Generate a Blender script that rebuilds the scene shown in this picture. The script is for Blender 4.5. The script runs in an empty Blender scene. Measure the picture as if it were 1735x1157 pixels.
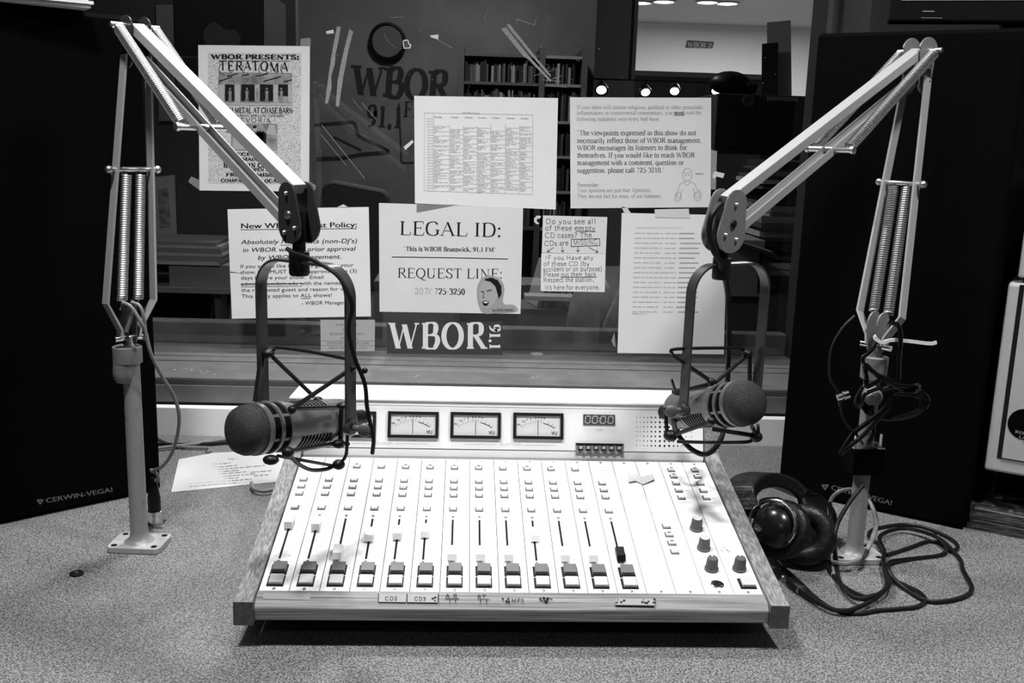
import bpy, math, random
import numpy as np
from mathutils import Matrix, Vector
random.seed(7)
scene = bpy.context.scene
COL = scene.collection

# ------------------------------------------------------------------ camera
W, H, FPX = 1735, 1157, 1687.0
YAW, PITCH, ROLL = 0.0411344, 0.2019930, 0.0305150
CZ = 1.29                       # eye height above the floor
ZD = 0.74                       # desk top
D = 1.9905                      # window glass plane (y)
_f = np.array([math.sin(YAW)*math.cos(PITCH), math.cos(YAW)*math.cos(PITCH), -math.sin(PITCH)])
_r = np.array([math.cos(YAW), -math.sin(YAW), 0.0])
_u = np.cross(_r, _f)
CR = math.cos(ROLL)*_r + math.sin(ROLL)*_u
CU = -math.sin(ROLL)*_r + math.cos(ROLL)*_u
CF = _f
CAM = np.array([0, 0, CZ])
cam_d = bpy.data.cameras.new('camera'); cam = bpy.data.objects.new('camera', cam_d); COL.objects.link(cam)
cam_d.sensor_width = 36.0; cam_d.lens = FPX*36.0/W; cam_d.clip_start = 0.02; cam_d.clip_end = 60
m = Matrix.Identity(4)
for i in range(3):
    m[i][0] = CR[i]; m[i][1] = CU[i]; m[i][2] = -CF[i]; m[i][3] = CAM[i]
cam.matrix_world = m
scene.camera = cam
scene.view_settings.view_transform = 'Standard'
scene.view_settings.look = 'None'
scene.view_settings.gamma = 1.0
scene.view_settings.use_curve_mapping = False
scene.view_settings.exposure = -0.65

# ------------------------------------------------------------------ world and lights
wld = bpy.data.worlds.new('world'); scene.world = wld; wld.use_nodes = True
wld.node_tree.nodes['Background'].inputs[0].default_value = (0.5, 0.5, 0.5, 1)
wld.node_tree.nodes['Background'].inputs[1].default_value = 0.004

def disk_light(name, loc, watts, size, target=None, spread=180):
    l = bpy.data.lights.new(name, 'AREA'); l.shape = 'DISK'; l.size = size; l.energy = watts
    l.spread = math.radians(spread)
    o = bpy.data.objects.new(name, l); COL.objects.link(o); o.location = loc
    if target is not None:
        d = Vector(target)-Vector(loc); o.rotation_euler = d.to_track_quat('-Z', 'Y').to_euler()
    return o
CEIL = 2.46
KEY = ((-0.22, 1.66), (-0.42, 0.74), (0.74, 0.80))   # recessed downlights above the console
for k_, (kx, ky) in enumerate(KEY): disk_light('downlight_key', (kx, ky, CEIL-0.03), (23, 24, 25)[k_], 0.17, (kx, ky, 0), 130)
disk_light('downlight_room', (-0.2, -0.9, CEIL-0.03), 6, 0.15, (-0.2, -0.9, 0))
disk_light('far_room_hall_lamp', (2.0, 7.0, CZ+0.93), 120, 0.5, (2.0, 7.0, 0))
disk_light('far_room_fill', (-0.1, 3.5, CEIL-0.06), 26, 0.25, (-0.1, 3.5, 0))  # added fill that lights the mural wall; no fixture is built here
disk_light('far_room_sheet_fill', (-0.45, 2.42, CEIL-0.06), 5, 0.2, (-0.45, 2.42, 0))  # added fill that brightens the partition sheets; no lamp hangs here

# ------------------------------------------------------------------ pixel helpers (author-time measuring)
def ray(x, y): return CF + CR*(x-W/2)/FPX - CU*(y-H/2)/FPX
def at(x, y, Y): d = ray(x, y); return CAM + d*(Y/d[1])            # point on the plane y = Y
def atz(x, y, z): d = ray(x, y); return CAM + d*((z-CZ)/d[2])      # point at height z
def onplane(x, y, p, n): d = ray(x, y); return CAM + d*(np.dot(np.array(p)-CAM, n)/np.dot(d, n))
def nrm(v): v = np.array(v, float); return v/np.linalg.norm(v)
UP = np.array([0, 0, 1.0])

# ------------------------------------------------------------------ materials
def mat(name, v, rough=0.5, metal=0.0, noise=None, bump=None, spec=None, coat=0.0):
    """grey material; noise=(scale, v2, lo, hi[, stretch]) mixes to v2; bump=(scale, strength)"""
    M = bpy.data.materials.new(name); M.use_nodes = True
    nt = M.node_tree; b = nt.nodes['Principled BSDF']
    b.inputs['Base Color'].default_value = (v, v, v, 1)
    b.inputs['Roughness'].default_value = rough; b.inputs['Metallic'].default_value = metal
    if spec is not None: b.inputs['Specular IOR Level'].default_value = spec
    if coat: b.inputs['Coat Weight'].default_value = coat
    if noise or bump:
        tc = nt.nodes.new('ShaderNodeTexCoord')
    if noise:
        mp = nt.nodes.new('ShaderNodeMapping'); nt.links.new(tc.outputs['Object'], mp.inputs[0])
        if len(noise) > 4: mp.inputs['Scale'].default_value = noise[4]
        n = nt.nodes.new('ShaderNodeTexNoise'); n.inputs['Scale'].default_value = noise[0]; n.inputs['Detail'].default_value = 3
        nt.links.new(mp.outputs[0], n.inputs['Vector'])
        r = nt.nodes.new('ShaderNodeValToRGB'); r.color_ramp.elements[0].position = noise[2]; r.color_ramp.elements[1].position = noise[3]
        r.color_ramp.elements[0].color = (v, v, v, 1); w = noise[1]; r.color_ramp.elements[1].color = (w, w, w, 1)
        nt.links.new(n.outputs[0], r.inputs[0]); nt.links.new(r.outputs[0], b.inputs['Base Color'])
    if bump:
        n2 = nt.nodes.new('ShaderNodeTexNoise'); n2.inputs['Scale'].default_value = bump[0]; n2.inputs['Detail'].default_value = 2
        nt.links.new(tc.outputs['Object'], n2.inputs['Vector'])
        bp = nt.nodes.new('ShaderNodeBump'); bp.inputs['Strength'].default_value = bump[1]; bp.inputs['Distance'].default_value = 0.002
        nt.links.new(n2.outputs[0], bp.inputs['Height']); nt.links.new(bp.outputs[0], b.inputs['Normal'])
    return M
def emat(name, v, strength):
    M = mat(name, v, 0.4); b = M.node_tree.nodes['Principled BSDF']
    b.inputs['Emission Color'].default_value = (v, v, v, 1); b.inputs['Emission Strength'].default_value = strength
    return M
def glassmat(name, tint=0.93):
    M = bpy.data.materials.new(name); M.use_nodes = True; nt = M.node_tree; nt.nodes.clear()
    o = nt.nodes.new('ShaderNodeOutputMaterial'); mx = nt.nodes.new('ShaderNodeMixShader'); fr = nt.nodes.new('ShaderNodeFresnel')
    t = nt.nodes.new('ShaderNodeBsdfTransparent'); g = nt.nodes.new('ShaderNodeBsdfGlossy'); g.inputs['Roughness'].default_value = 0.0
    t.inputs[0].default_value = (tint, tint, tint, 1); g.inputs[0].default_value = (1, 1, 1, 1); fr.inputs[0].default_value = 1.5
    ge = nt.nodes.new('ShaderNodeNewGeometry'); mr = nt.nodes.new('ShaderNodeMapRange'); mr.inputs['To Min'].default_value = 1.5; mr.inputs['To Max'].default_value = 1/1.5
    nt.links.new(ge.outputs['Backfacing'], mr.inputs[0]); nt.links.new(mr.outputs[0], fr.inputs[0])
    nt.links.new(fr.outputs[0], mx.inputs[0]); nt.links.new(t.outputs[0], mx.inputs[1]); nt.links.new(g.outputs[0], mx.inputs[2]); nt.links.new(mx.outputs[0], o.inputs[0])
    return M
MT = dict(
    desk=mat('speckled_laminate', 0.05, 0.5, noise=(470, 0.24, 0.40, 0.62), bump=(500, 0.08)),
    white_lam=mat('white_laminate', 0.9, 0.4, noise=(9, 0.84, 0.3, 0.8)),
    ink=mat('black_ink', 0.012, 0.7, spec=0.1), grey_ink=mat('grey_ink', 0.22, 0.8), faint_ink=mat('faint_ink', 0.5, 0.8), pencil=mat('pencil', 0.38, 0.8),
    paper=mat('paper', 0.76, 0.75, noise=(14, 0.71, 0.35, 0.8)), paper2=mat('bright_paper', 0.84, 0.75, noise=(10, 0.79, 0.35, 0.8)),
    paper3=mat('desk_paper', 0.5, 0.8, noise=(12, 0.46, 0.35, 0.8)), railtape=mat('aged_label_tape', 0.24, 0.6),
    card=mat('pale_grey_card', 0.42, 0.7), tape=mat('old_tape', 0.34, 0.55, noise=(300, 0.2, 0.35, 0.7)), wtape=mat('white_tape', 0.7, 0.6),
    scratch=mat('scratched_glass_mark', 0.25, 0.5),
    panel=mat('white_enamel', 0.78, 0.38, noise=(20, 0.74, 0.4, 0.8)), panelgap=mat('panel_gap', 0.03, 0.7),
    btn=mat('white_button', 0.80, 0.35), btnlit=mat('grey_insert', 0.12, 0.35), btn_on=mat('grey_key', 0.12, 0.4), btn_off=mat('pale_key', 0.45, 0.45), black=mat('black_plastic', 0.008, 0.45, spec=0.2),
    knob=mat('grey_knob', 0.075, 0.45), screw=mat('screw_steel', 0.55, 0.3, 1.0), chrome=mat('chrome', 0.75, 0.14, 1.0), steel=mat('spring_steel', 0.55, 0.38, 1.0),
    wood=mat('oak_along_y', 0.10, 0.55, noise=(60, 0.27, 0.36, 0.66, (8, 0.14, 8)), bump=(150, 0.1)),
    woodx=mat('oak_along_x', 0.09, 0.55, noise=(60, 0.25, 0.36, 0.66, (0.12, 7, 7)), bump=(150, 0.1)),
    woodend=mat('oak_end_grain', 0.05, 0.6, noise=(160, 0.09, 0.35, 0.7)),
    arm=mat('grey_arm_paint', 0.30, 0.38, 0.0), armd=mat('dark_arm_enamel', 0.03, 0.22), plate=mat('grey_plate_paint', 0.15, 0.4, noise=(120, 0.12, 0.55, 0.75)),
    riser=mat('dull_riser_paint', 0.20, 0.4, noise=(90, 0.14, 0.6, 0.75)),
    pole=mat('riser_paint', 0.33, 0.4, noise=(90, 0.24, 0.6, 0.75)),
    mic=mat('satin_mic_body', 0.13, 0.38, 0.45), micdark=mat('mic_slot', 0.004, 0.8, spec=0.03), grille=mat('mic_grille', 0.010, 0.55, 0.0, noise=(1500, 0.06, 0.48, 0.6), bump=(1500, 0.5), spec=0.25),
    yoke=mat('yoke_enamel', 0.035, 0.32), rubber=mat('black_rubber', 0.006, 0.4, spec=0.25), gcable=mat('grey_cable', 0.16, 0.5), lcable=mat('pale_cable', 0.2, 0.5),
    spk=mat('black_grille_cloth', 0.0012, 0.9, spec=0.05), spkbox=mat('black_vinyl', 0.002, 0.8, spec=0.03), logo=mat('speaker_logo', 0.11, 0.5),
    wallf=mat('dark_painted_wall', 0.008, 0.8, noise=(30, 0.012, 0.4, 0.7)), trim=mat('grey_painted_trim', 0.115, 0.5, noise=(25, 0.14, 0.4, 0.7)), trimd=mat('dark_trim', 0.06, 0.6),
    wall=mat('grey_wall', 0.30, 0.85), wallw=mat('white_wall', 0.75, 0.85), ceil=mat('ceiling_tile', 0.5, 0.9), floor=mat('carpet', 0.06, 0.95, noise=(300, 0.1, 0.4, 0.6)),
    glass=glassmat('window_glass'), cover=glassmat('meter_glass', 0.97),
    box=mat('pale_grey_enamel', 0.40, 0.45, noise=(60, 0.36, 0.4, 0.75)), eq=mat('black_case', 0.004, 0.5, spec=0.1),
    cdp=mat('cd_case_plastic', 0.02, 0.12, noise=(40, 0.12, 0.5, 0.62, (1, 1, 8))),
    pad=mat('ear_pad_vinyl', 0.006, 0.42, bump=(160, 0.5), spec=0.25), hp=mat('gloss_black', 0.006, 0.25, spec=0.4), gcab=mat('gloss_cable', 0.003, 0.16, spec=0.25),
    screen=emat('monitor_screen', 0.22, 0.35), screen2=emat('monitor_panel', 0.08, 0.35), digit=emat('lit_digit', 0.35, 0.3), display=mat('display_window', 0.06, 0.25),
    lampface=emat('lamp_face', 1.0, 14.0), brass=mat('lamp_ring', 0.4, 0.3, 1.0), grey=mat('mid_grey', 0.22, 0.6), greyd=mat('dark_grey', 0.07, 0.6), greyl=mat('light_grey', 0.42, 0.6),
    cloth=mat('grey_cloth', 0.33, 0.9, noise=(30, 0.24, 0.4, 0.7)), cardboard=mat('cardboard', 0.20, 0.85), photo=mat('printed_photo', 0.34, 0.6, noise=(60, 0.12, 0.35, 0.7)),
    speck=mat('speckled_print', 0.66, 0.75, noise=(620, 0.24, 0.50, 0.64)), sticker=mat('dark_sticker', 0.045, 0.45), face=mat('printed_grey', 0.42, 0.6, noise=(90, 0.30, 0.4, 0.7)), cutout=mat('cutout_grey', 0.36, 0.6), whiteprint=mat('white_print', 0.8, 0.6),
    fader=mat('fader_cap', 0.82, 0.35), muralpaint=mat('mural_paint', 0.012, 0.8), mural=mat('mural_wall', 0.12, 0.85, noise=(4, 0.17, 0.4, 0.7)),
)

# ------------------------------------------------------------------ mesh builder
WM = {}
def catmull(P, n=8, closed=False):
    P = [np.array(p, float) for p in P]
    if len(P) < 3: return P
    out = []; N = len(P)
    for i in range(N if closed else N-1):
        if closed: p0, p1, p2, p3 = P[i-1], P[i], P[(i+1) % N], P[(i+2) % N]
        else: p0 = P[i-1] if i else 2*P[0]-P[1]; p1 = P[i]; p2 = P[i+1]; p3 = P[i+2] if i+2 < N else 2*P[-1]-P[-2]
        for k in range(n):
            t = k/n
            out.append(0.5*((2*p1)+(-p0+p2)*t+(2*p0-5*p1+4*p2-p3)*t*t+(-p0+3*p1-3*p2+p3)*t**3))
    if not closed: out.append(P[-1])
    return out
class MB:
    def __init__(s): s.v = []; s.f = []; s.sm = []
    def add(s, vs, fs, smooth=False):
        b = len(s.v); s.v += [tuple(map(float, p)) for p in vs]
        s.f += [tuple(i+b for i in f) for f in fs]; s.sm += [smooth]*len(fs); return s
    def frame(s, o, x, y, z, sx, sy, sz):
        o, x, y, z = map(lambda a: np.array(a, float), (o, x, y, z))
        vs = [o+x*a*sx/2+y*b*sy/2+z*c*sz/2 for a in (-1, 1) for b in (-1, 1) for c in (-1, 1)]
        return s.add(vs, [(0, 1, 3, 2), (4, 6, 7, 5), (0, 4, 5, 1), (2, 3, 7, 6), (0, 2, 6, 4), (1, 5, 7, 3)])
    def box(s, c, size): return s.frame(c, (1, 0, 0), (0, 1, 0), (0, 0, 1), *size)
    def bx(s, x0, x1, y0, y1, z0, z1): return s.box(((x0+x1)/2, (y0+y1)/2, (z0+z1)/2), (x1-x0, y1-y0, z1-z0))
    def bar(s, p0, p1, n, tn, tw):
        p0 = np.array(p0, float); p1 = np.array(p1, float); d = nrm(p1-p0); n = nrm(np.array(n)-d*np.dot(n, d)); w = np.cross(d, n)
        return s.frame((p0+p1)/2, d, n, w, np.linalg.norm(p1-p0), tn, tw)
    def sweep(s, pts, n, tn, tw):      # rectangular section along a polyline, thickness tn along n
        pts = [np.array(p, float) for p in pts]; n = nrm(n); vs = []
        for i, p in enumerate(pts):
            d = nrm((pts[min(i+1, len(pts)-1)])-(pts[max(i-1, 0)])); nn = nrm(n-d*np.dot(n, d)); w = np.cross(d, nn)
            vs += [p+nn*tn/2+w*tw/2, p-nn*tn/2+w*tw/2, p-nn*tn/2-w*tw/2, p+nn*tn/2-w*tw/2]
        fs = [(0, 1, 2, 3), tuple(len(vs)-4+k for k in (3, 2, 1, 0))]
        for i in range(len(pts)-1):
            for k in range(4): a = i*4+k; b = i*4+(k+1) % 4; fs.append((a, a+4, b+4, b))
        return s.add(vs, fs)
    def tube(s, pts, r, seg=8, closed=False):
        pts = [np.array(p, float) for p in pts]; N = len(pts); rr = r if hasattr(r, '__len__') else [r]*N
        vs = []; ref = None
        for i in range(N):
            a = pts[(i-1) % N] if (closed or i) else pts[0]; b = pts[(i+1) % N] if (closed or i < N-1) else pts[-1]
            d = b-a; L = np.linalg.norm(d); d = d/L if L > 1e-9 else UP
            if ref is None: ref = np.array([1, 0, 0]) if abs(d[0]) < 0.8 else np.array([0, 1, 0])
            ref = ref-d*np.dot(ref, d); ref = nrm(ref); q = np.cross(d, ref)
            for k in range(seg):
                t = 2*math.pi*k/seg; vs.append(pts[i]+rr[i]*(math.cos(t)*ref+math.sin(t)*q))
        fs = []
        for i in range(N if closed else N-1):
            j = (i+1) % N
            for k in range(seg): k2 = (k+1) % seg; fs.append((i*seg+k, i*seg+k2, j*seg+k2, j*seg+k))
        s.add(vs, fs, True)
        if not closed: 
            b = len(s.v)-len(vs); s.f += [tuple(b+k for k in range(seg-1, -1, -1)), tuple(b+(N-1)*seg+k for k in range(seg))]; s.sm += [False]*2
        return s
    def lathe(s, o, axis, prof, seg=32, smooth=True):    # prof: list of (distance along axis, radius)
        o = np.array(o, float); a = nrm(axis); x = nrm(np.cross(a, UP if abs(a[2]) < 0.9 else np.array([1, 0, 0]))); y = np.cross(a, x)
        vs = []; fs = []
        for (t, r) in prof:
            for k in range(seg): w = 2*math.pi*k/seg; vs.append(o+a*t+max(r, 1e-5)*(math.cos(w)*x+math.sin(w)*y))
        for i in range(len(prof)-1):
            for k in range(seg): k2 = (k+1) % seg; fs.append((i*seg+k, (i+1)*seg+k, (i+1)*seg+k2, i*seg+k2))
        s.add(vs, fs, smooth); b = len(s.v)-len(vs)
        s.f += [tuple(b+k for k in range(seg)), tuple(b+(len(prof)-1)*seg+k for k in range(seg-1, -1, -1))]; s.sm += [False]*2
        return s
    def cyl(s, p0, p1, r, seg=20):
        p0 = np.array(p0, float); p1 = np.array(p1, float); return s.lathe(p0, p1-p0, [(0, r), (np.linalg.norm(p1-p0), r)], seg)
    def sphere(s, c, r, seg=14, ring=8, sc=(1, 1, 1)):
        c = np.array(c, float); vs = []; fs = []
        for i in range(ring+1):
            p = math.pi*i/ring
            for k in range(seg): t = 2*math.pi*k/seg; vs.append(c+r*np.array([math.sin(p)*math.cos(t)*sc[0], math.sin(p)*math.sin(t)*sc[1], math.cos(p)*sc[2]]))
        for i in range(ring):
            for k in range(seg): k2 = (k+1) % seg; fs.append((i*seg+k, (i+1)*seg+k, (i+1)*seg+k2, i*seg+k2))
        return s.add(vs, fs, True)
    def spring(s, p0, p1, R, turns, rw, per=9, seg=5):
        p0 = np.array(p0, float); p1 = np.array(p1, float); a = nrm(p1-p0); x = nrm(np.cross(a, UP if abs(a[2]) < 0.95 else np.array([0, 1, 0]))); y = np.cross(a, x)
        N = int(turns*per); pts = [p0+(p1-p0)*i/N+R*(math.cos(2*math.pi*i/per)*x+math.sin(2*math.pi*i/per)*y) for i in range(N+1)]
        return s.tube(pts, rw, seg)
    def plate(s, outline, o, x, y, th):       # flat plate from a 2D outline in frame (o, x, y), extruded +-th/2 along x cross y
        o = np.array(o, float); x = np.array(x, float); y = np.array(y, float); z = np.cross(x, y); n = len(outline)
        vs = [o+x*a+y*b+z*c*th/2 for c in (-1, 1) for a, b in outline]
        fs = [tuple(range(n-1, -1, -1)), tuple(range(n, 2*n))]+[(i, (i+1) % n, n+(i+1) % n, n+i) for i in range(n)]
        return s.add(vs, fs)
    def build(s, name, material, parent=None, local=False, bevel=0, seg=2, auto=False):
        vs = s.v
        if parent is not None and not local:
            inv = WM[parent.name].inverted(); vs = [tuple(inv @ Vector(p)) for p in vs]
        me = bpy.data.meshes.new(name); me.from_pydata(vs, [], s.f); me.update()
        me.polygons.foreach_set('use_smooth', s.sm)
        if any(s.sm): me.set_sharp_from_angle(angle=math.radians(38))
        me.materials.append(MT[material] if isinstance(material, str) else material)
        return link(name, me, parent, bevel=bevel, seg=seg)
def link(name, me, parent=None, loc=(0, 0, 0), rot=(0, 0, 0), bevel=0, seg=2):
    o = bpy.data.objects.new(name, me); COL.objects.link(o); o.parent = parent; o.location = loc; o.rotation_euler = rot
    lm = Matrix.Translation(Vector(loc)) @ (Matrix.Rotation(rot[2], 4, 'Z') @ Matrix.Rotation(rot[1], 4, 'Y') @ Matrix.Rotation(rot[0], 4, 'X'))
    WM[o.name] = (WM[parent.name] @ lm) if parent is not None else lm
    if bevel:
        b = o.modifiers.new('bevel', 'BEVEL'); b.width = bevel; b.segments = seg; b.limit_method = 'ANGLE'; b.angle_limit = math.radians(40)
    return o
def tag(o, label, cat=None, group=None, kind=None):
    if label: o['label'] = label
    if cat: o['category'] = cat
    if group: o['group'] = group
    if kind: o['kind'] = kind
    return o
def thing(name, label, cat, loc, rz=0, group=None):
    return tag(link(name, None, None, tuple(map(float, loc)), (0, 0, rz)), label, cat, group)
def struct(mb, name, material, bevel=0, label=None): 
    o = mb.build(name, material, bevel=bevel); o['kind'] = 'structure'
    if label: o['label'] = label
    return o
def circle(cx, cy, r, n=24, a0=0, a1=2*math.pi): return [(cx+r*math.cos(a0+(a1-a0)*i/n), cy+r*math.sin(a0+(a1-a0)*i/n)) for i in range(n)]
def hull(pts):
    pts = sorted(set((round(a, 6), round(b, 6)) for a, b in pts))
    def half(ps):
        h = []
        for p in ps:
            while len(h) > 1 and (h[-1][0]-h[-2][0])*(p[1]-h[-2][1])-(h[-1][1]-h[-2][1])*(p[0]-h[-2][0]) <= 0: h.pop()
            h.append(p)
        return h
    a = half(pts); b = half(pts[::-1]); return a[:-1]+b[:-1]

# ------------------------------------------------------------------ lettering
GL = {
'A': (70, "lts 8 0 34 66|le 34 66 61 0|lt 18 24 48 24"), 'B': (62, "lb 16 0 16 66|c 16 66 40 66 49 57 46 41 34 35 16 35|c 34 35 50 32 55 19 46 3 36 0 16 0"),
'C': (66, "c 60 54 48 65 34 66 16 57 9 33 16 9 36 0 50 3 61 14"), 'D': (72, "lb 16 0 16 66|c 16 66 36 66 56 58 64 33 56 8 36 0 16 0"),
'E': (60, "lb 16 0 16 66|lt 16 66 52 66|lt 52 66 53 53|lt 16 35 42 35|lt 42 42 42 28|lt 16 0 54 0|lt 54 0 57 15"), 'F': (55, "lb 16 0 16 66|lt 16 66 50 66|lt 50 66 51 53|lt 16 34 40 34|lt 40 41 40 27"),
'G': (72, "c 60 54 48 65 34 66 16 57 9 33 16 9 36 0 50 2 60 8|le 60 6 60 28"), 'H': (72, "lb 16 0 16 66|lb 57 0 57 66|lt 16 34 57 34"), 'I': (33, "lb 16 0 16 66"),
'J': (39, "ls 24 66 24 14|c 24 14 21 2 13 -1 5 4"), 'K': (70, "lb 16 0 16 66|lt 18 30 56 66|le 28 40 62 0"), 'L': (60, "lb 16 0 16 66|lt 16 0 52 0|lt 52 0 56 16"),
'M': (88, "lts 14 0 15 66|l 15 66 43 4|lt 43 4 71 66|lb 72 0 72 66"), 'N': (72, "lts 14 0 14 66|l 12 66 58 0|lte 58 0 58 66"), 'O': (72, "o 36 33 28 33"),
'P': (56, "lb 16 0 16 66|c 16 66 40 66 51 56 49 38 36 31 16 31"), 'Q': (72, "o 36 33 28 33|c 34 2 46 -8 60 -16 70 -14"), 'R': (66, "lb 16 0 16 66|c 16 66 40 66 50 58 49 42 38 35 16 35|le 32 35 60 0"),
'S': (55, "c 46 53 39 64 26 66 12 58 13 44 26 35 40 27 46 14 38 2 25 0 13 4 7 16"), 'T': (61, "ls 30 0 30 66|lt 5 66 56 66|lt 5 66 4 52|lt 56 66 57 52"),
'U': (72, "ls 15 66 15 20|c 15 20 18 5 34 -1 50 4 56 20|lte 56 20 56 66"), 'V': (70, "ls 9 66 36 0|lte 36 0 61 66"), 'W': (94, "ls 7 66 28 0|lt 28 0 47 62|l 47 62 66 0|lte 66 0 87 66"),
'X': (68, "lb 10 66 58 0|lt 8 0 58 66"), 'Y': (70, "ls 10 66 35 32|lte 35 32 60 66|ls 35 0 35 32"), 'Z': (60, "lt 8 66 52 66|l 52 66 8 0|lt 8 0 53 0"),
'0': (50, "o 25 33 17 33"), '1': (50, "ls 26 0 26 66|lt 26 66 14 58"), '2': (50, "c 8 50 14 63 26 66 40 60 41 46 30 28 8 3|lt 8 2 42 2|lt 42 2 45 14"), '3': (50, "c 8 54 16 64 27 66 38 60 39 46 20 36|c 20 36 38 34 43 18 34 2 20 -1 6 4"),
'4': (50, "lt 34 66 5 20|lt 5 20 46 20|ls 34 0 34 66"), '5': (50, "lt 42 66 17 66|lt 17 66 13 40|c 13 40 30 41 41 30 40 12 28 0 16 -1 6 5"), '6': (50, "c 42 66 24 58 10 36 9 18 18 1 30 0 41 10 41 26 32 38 22 38 10 26"), '7': (50, "l 8 64 44 64|lt 44 64 20 0"),
'8': (50, "o 25 50 13 16|o 25 17 17 17"), '9': (50, "c 42 44 36 63 24 66 11 58 9 44 14 32 26 29 38 36 42 46 40 22 28 6 10 0"),
'a': (44, "l 33 34 33 6|c 33 6 35 1 42 4|c 9 37 16 44 25 45 32 40 33 34|c 33 27 18 23 8 14 8 5 15 0 24 2 33 9"), 'b': (50, "l 12 68 12 2|lt 12 68 4 65|c 12 36 22 44 34 44 44 34 45 20 38 4 26 -1 12 5"),
'c': (44, "c 39 36 32 44 22 45 10 36 7 21 12 5 23 -1 33 2 40 10"), 'd': (50, "l 37 68 37 2|lt 37 68 29 65|lt 37 2 45 3|c 37 36 28 45 16 42 7 30 7 14 14 2 24 -1 37 7"),
'e': (44, "lt 8 27 39 27|c 39 27 38 38 30 45 18 43 8 32 7 18 13 4 24 -1 34 3 40 10"), 'f': (33, "ls 15 0 15 52|c 15 52 18 65 26 68 36 63|lt 4 44 30 44"),
'g': (50, "o 22 30 13 14|c 15 18 10 12 14 7 32 5 43 -2 40 -14 26 -20 10 -18 6 -9 14 2|lt 33 40 46 42"), 'h': (50, "ls 11 0 11 68|lt 11 68 4 65|c 11 34 20 43 30 45 37 38 38 28|le 38 28 38 0"),
'i': (28, "ls 14 0 14 44|lt 14 44 6 41|d 14 62"), 'j': (28, "l 15 44 15 -8|c 15 -8 12 -19 3 -19|d 15 62"), 'k': (50, "ls 11 0 11 68|lt 13 20 36 43|le 20 27 42 0"), 'l': (28, "ls 14 0 14 68|lt 14 68 6 65"),
'm': (78, "ls 11 0 11 43|lt 11 43 4 41|c 11 34 20 43 28 45 35 38 36 28|le 36 28 36 0|c 36 34 46 44 54 45 61 38 62 28|le 62 28 62 0"), 'n': (50, "ls 11 0 11 43|lt 11 43 4 41|c 11 34 20 43 30 45 37 38 38 28|le 38 28 38 0"),
'o': (50, "o 25 22 17 23"), 'p': (50, "ls 12 -20 12 43|lt 12 43 4 41|c 12 36 22 44 34 44 44 34 45 20 38 4 26 -1 12 5"), 'q': (50, "ls 37 -20 37 44|c 37 36 28 45 16 42 7 30 7 14 14 2 24 -1 37 7"),
'r': (34, "ls 11 0 11 43|lt 11 43 4 41|c 11 32 20 43 28 45 33 41"), 's': (38, "c 31 35 25 44 16 44 8 38 11 28 22 22 30 16 31 6 23 -1 13 -1 6 9"), 't': (28, "l 12 57 12 8|c 12 8 14 0 20 0 27 5|lt 3 44 26 44"),
'u': (50, "l 11 44 11 12|c 11 12 14 1 24 0 38 9|l 38 44 38 3|lt 38 3 46 2"), 'v': (50, "ls 7 44 25 0|lte 25 0 42 44"), 'w': (72, "ls 6 44 21 0|lt 21 0 36 42|l 36 42 50 0|lte 50 0 65 44"), 'x': (50, "lb 8 44 42 0|lt 7 0 41 44"),
'y': (50, "ls 7 44 25 2|lt 42 44 25 2|c 25 2 18 -14 8 -19"), 'z': (44, "lt 7 44 37 44|l 37 44 7 0|lt 7 0 39 0"),
'.': (25, "d 12 3"), ',': (25, "d 12 3|lt 14 2 9 -12"), ':': (28, "d 13 3|d 13 40"), "'": (18, "l 9 66 9 50"), '"': (36, "lt 10 66 9 50|lt 22 66 21 50"), '?': (44, "c 8 52 12 64 22 66 34 60 35 48 26 36 20 28 20 18|d 20 3"), '!': (28, "l 14 66 14 18|d 14 3"),
'-': (33, "l 5 25 28 25"), '/': (28, "lt 2 -2 26 68"), '(': (33, "c 28 70 14 50 11 26 14 4 28 -16"), ')': (33, "c 6 70 20 50 23 26 20 4 6 -16"),
}
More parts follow.
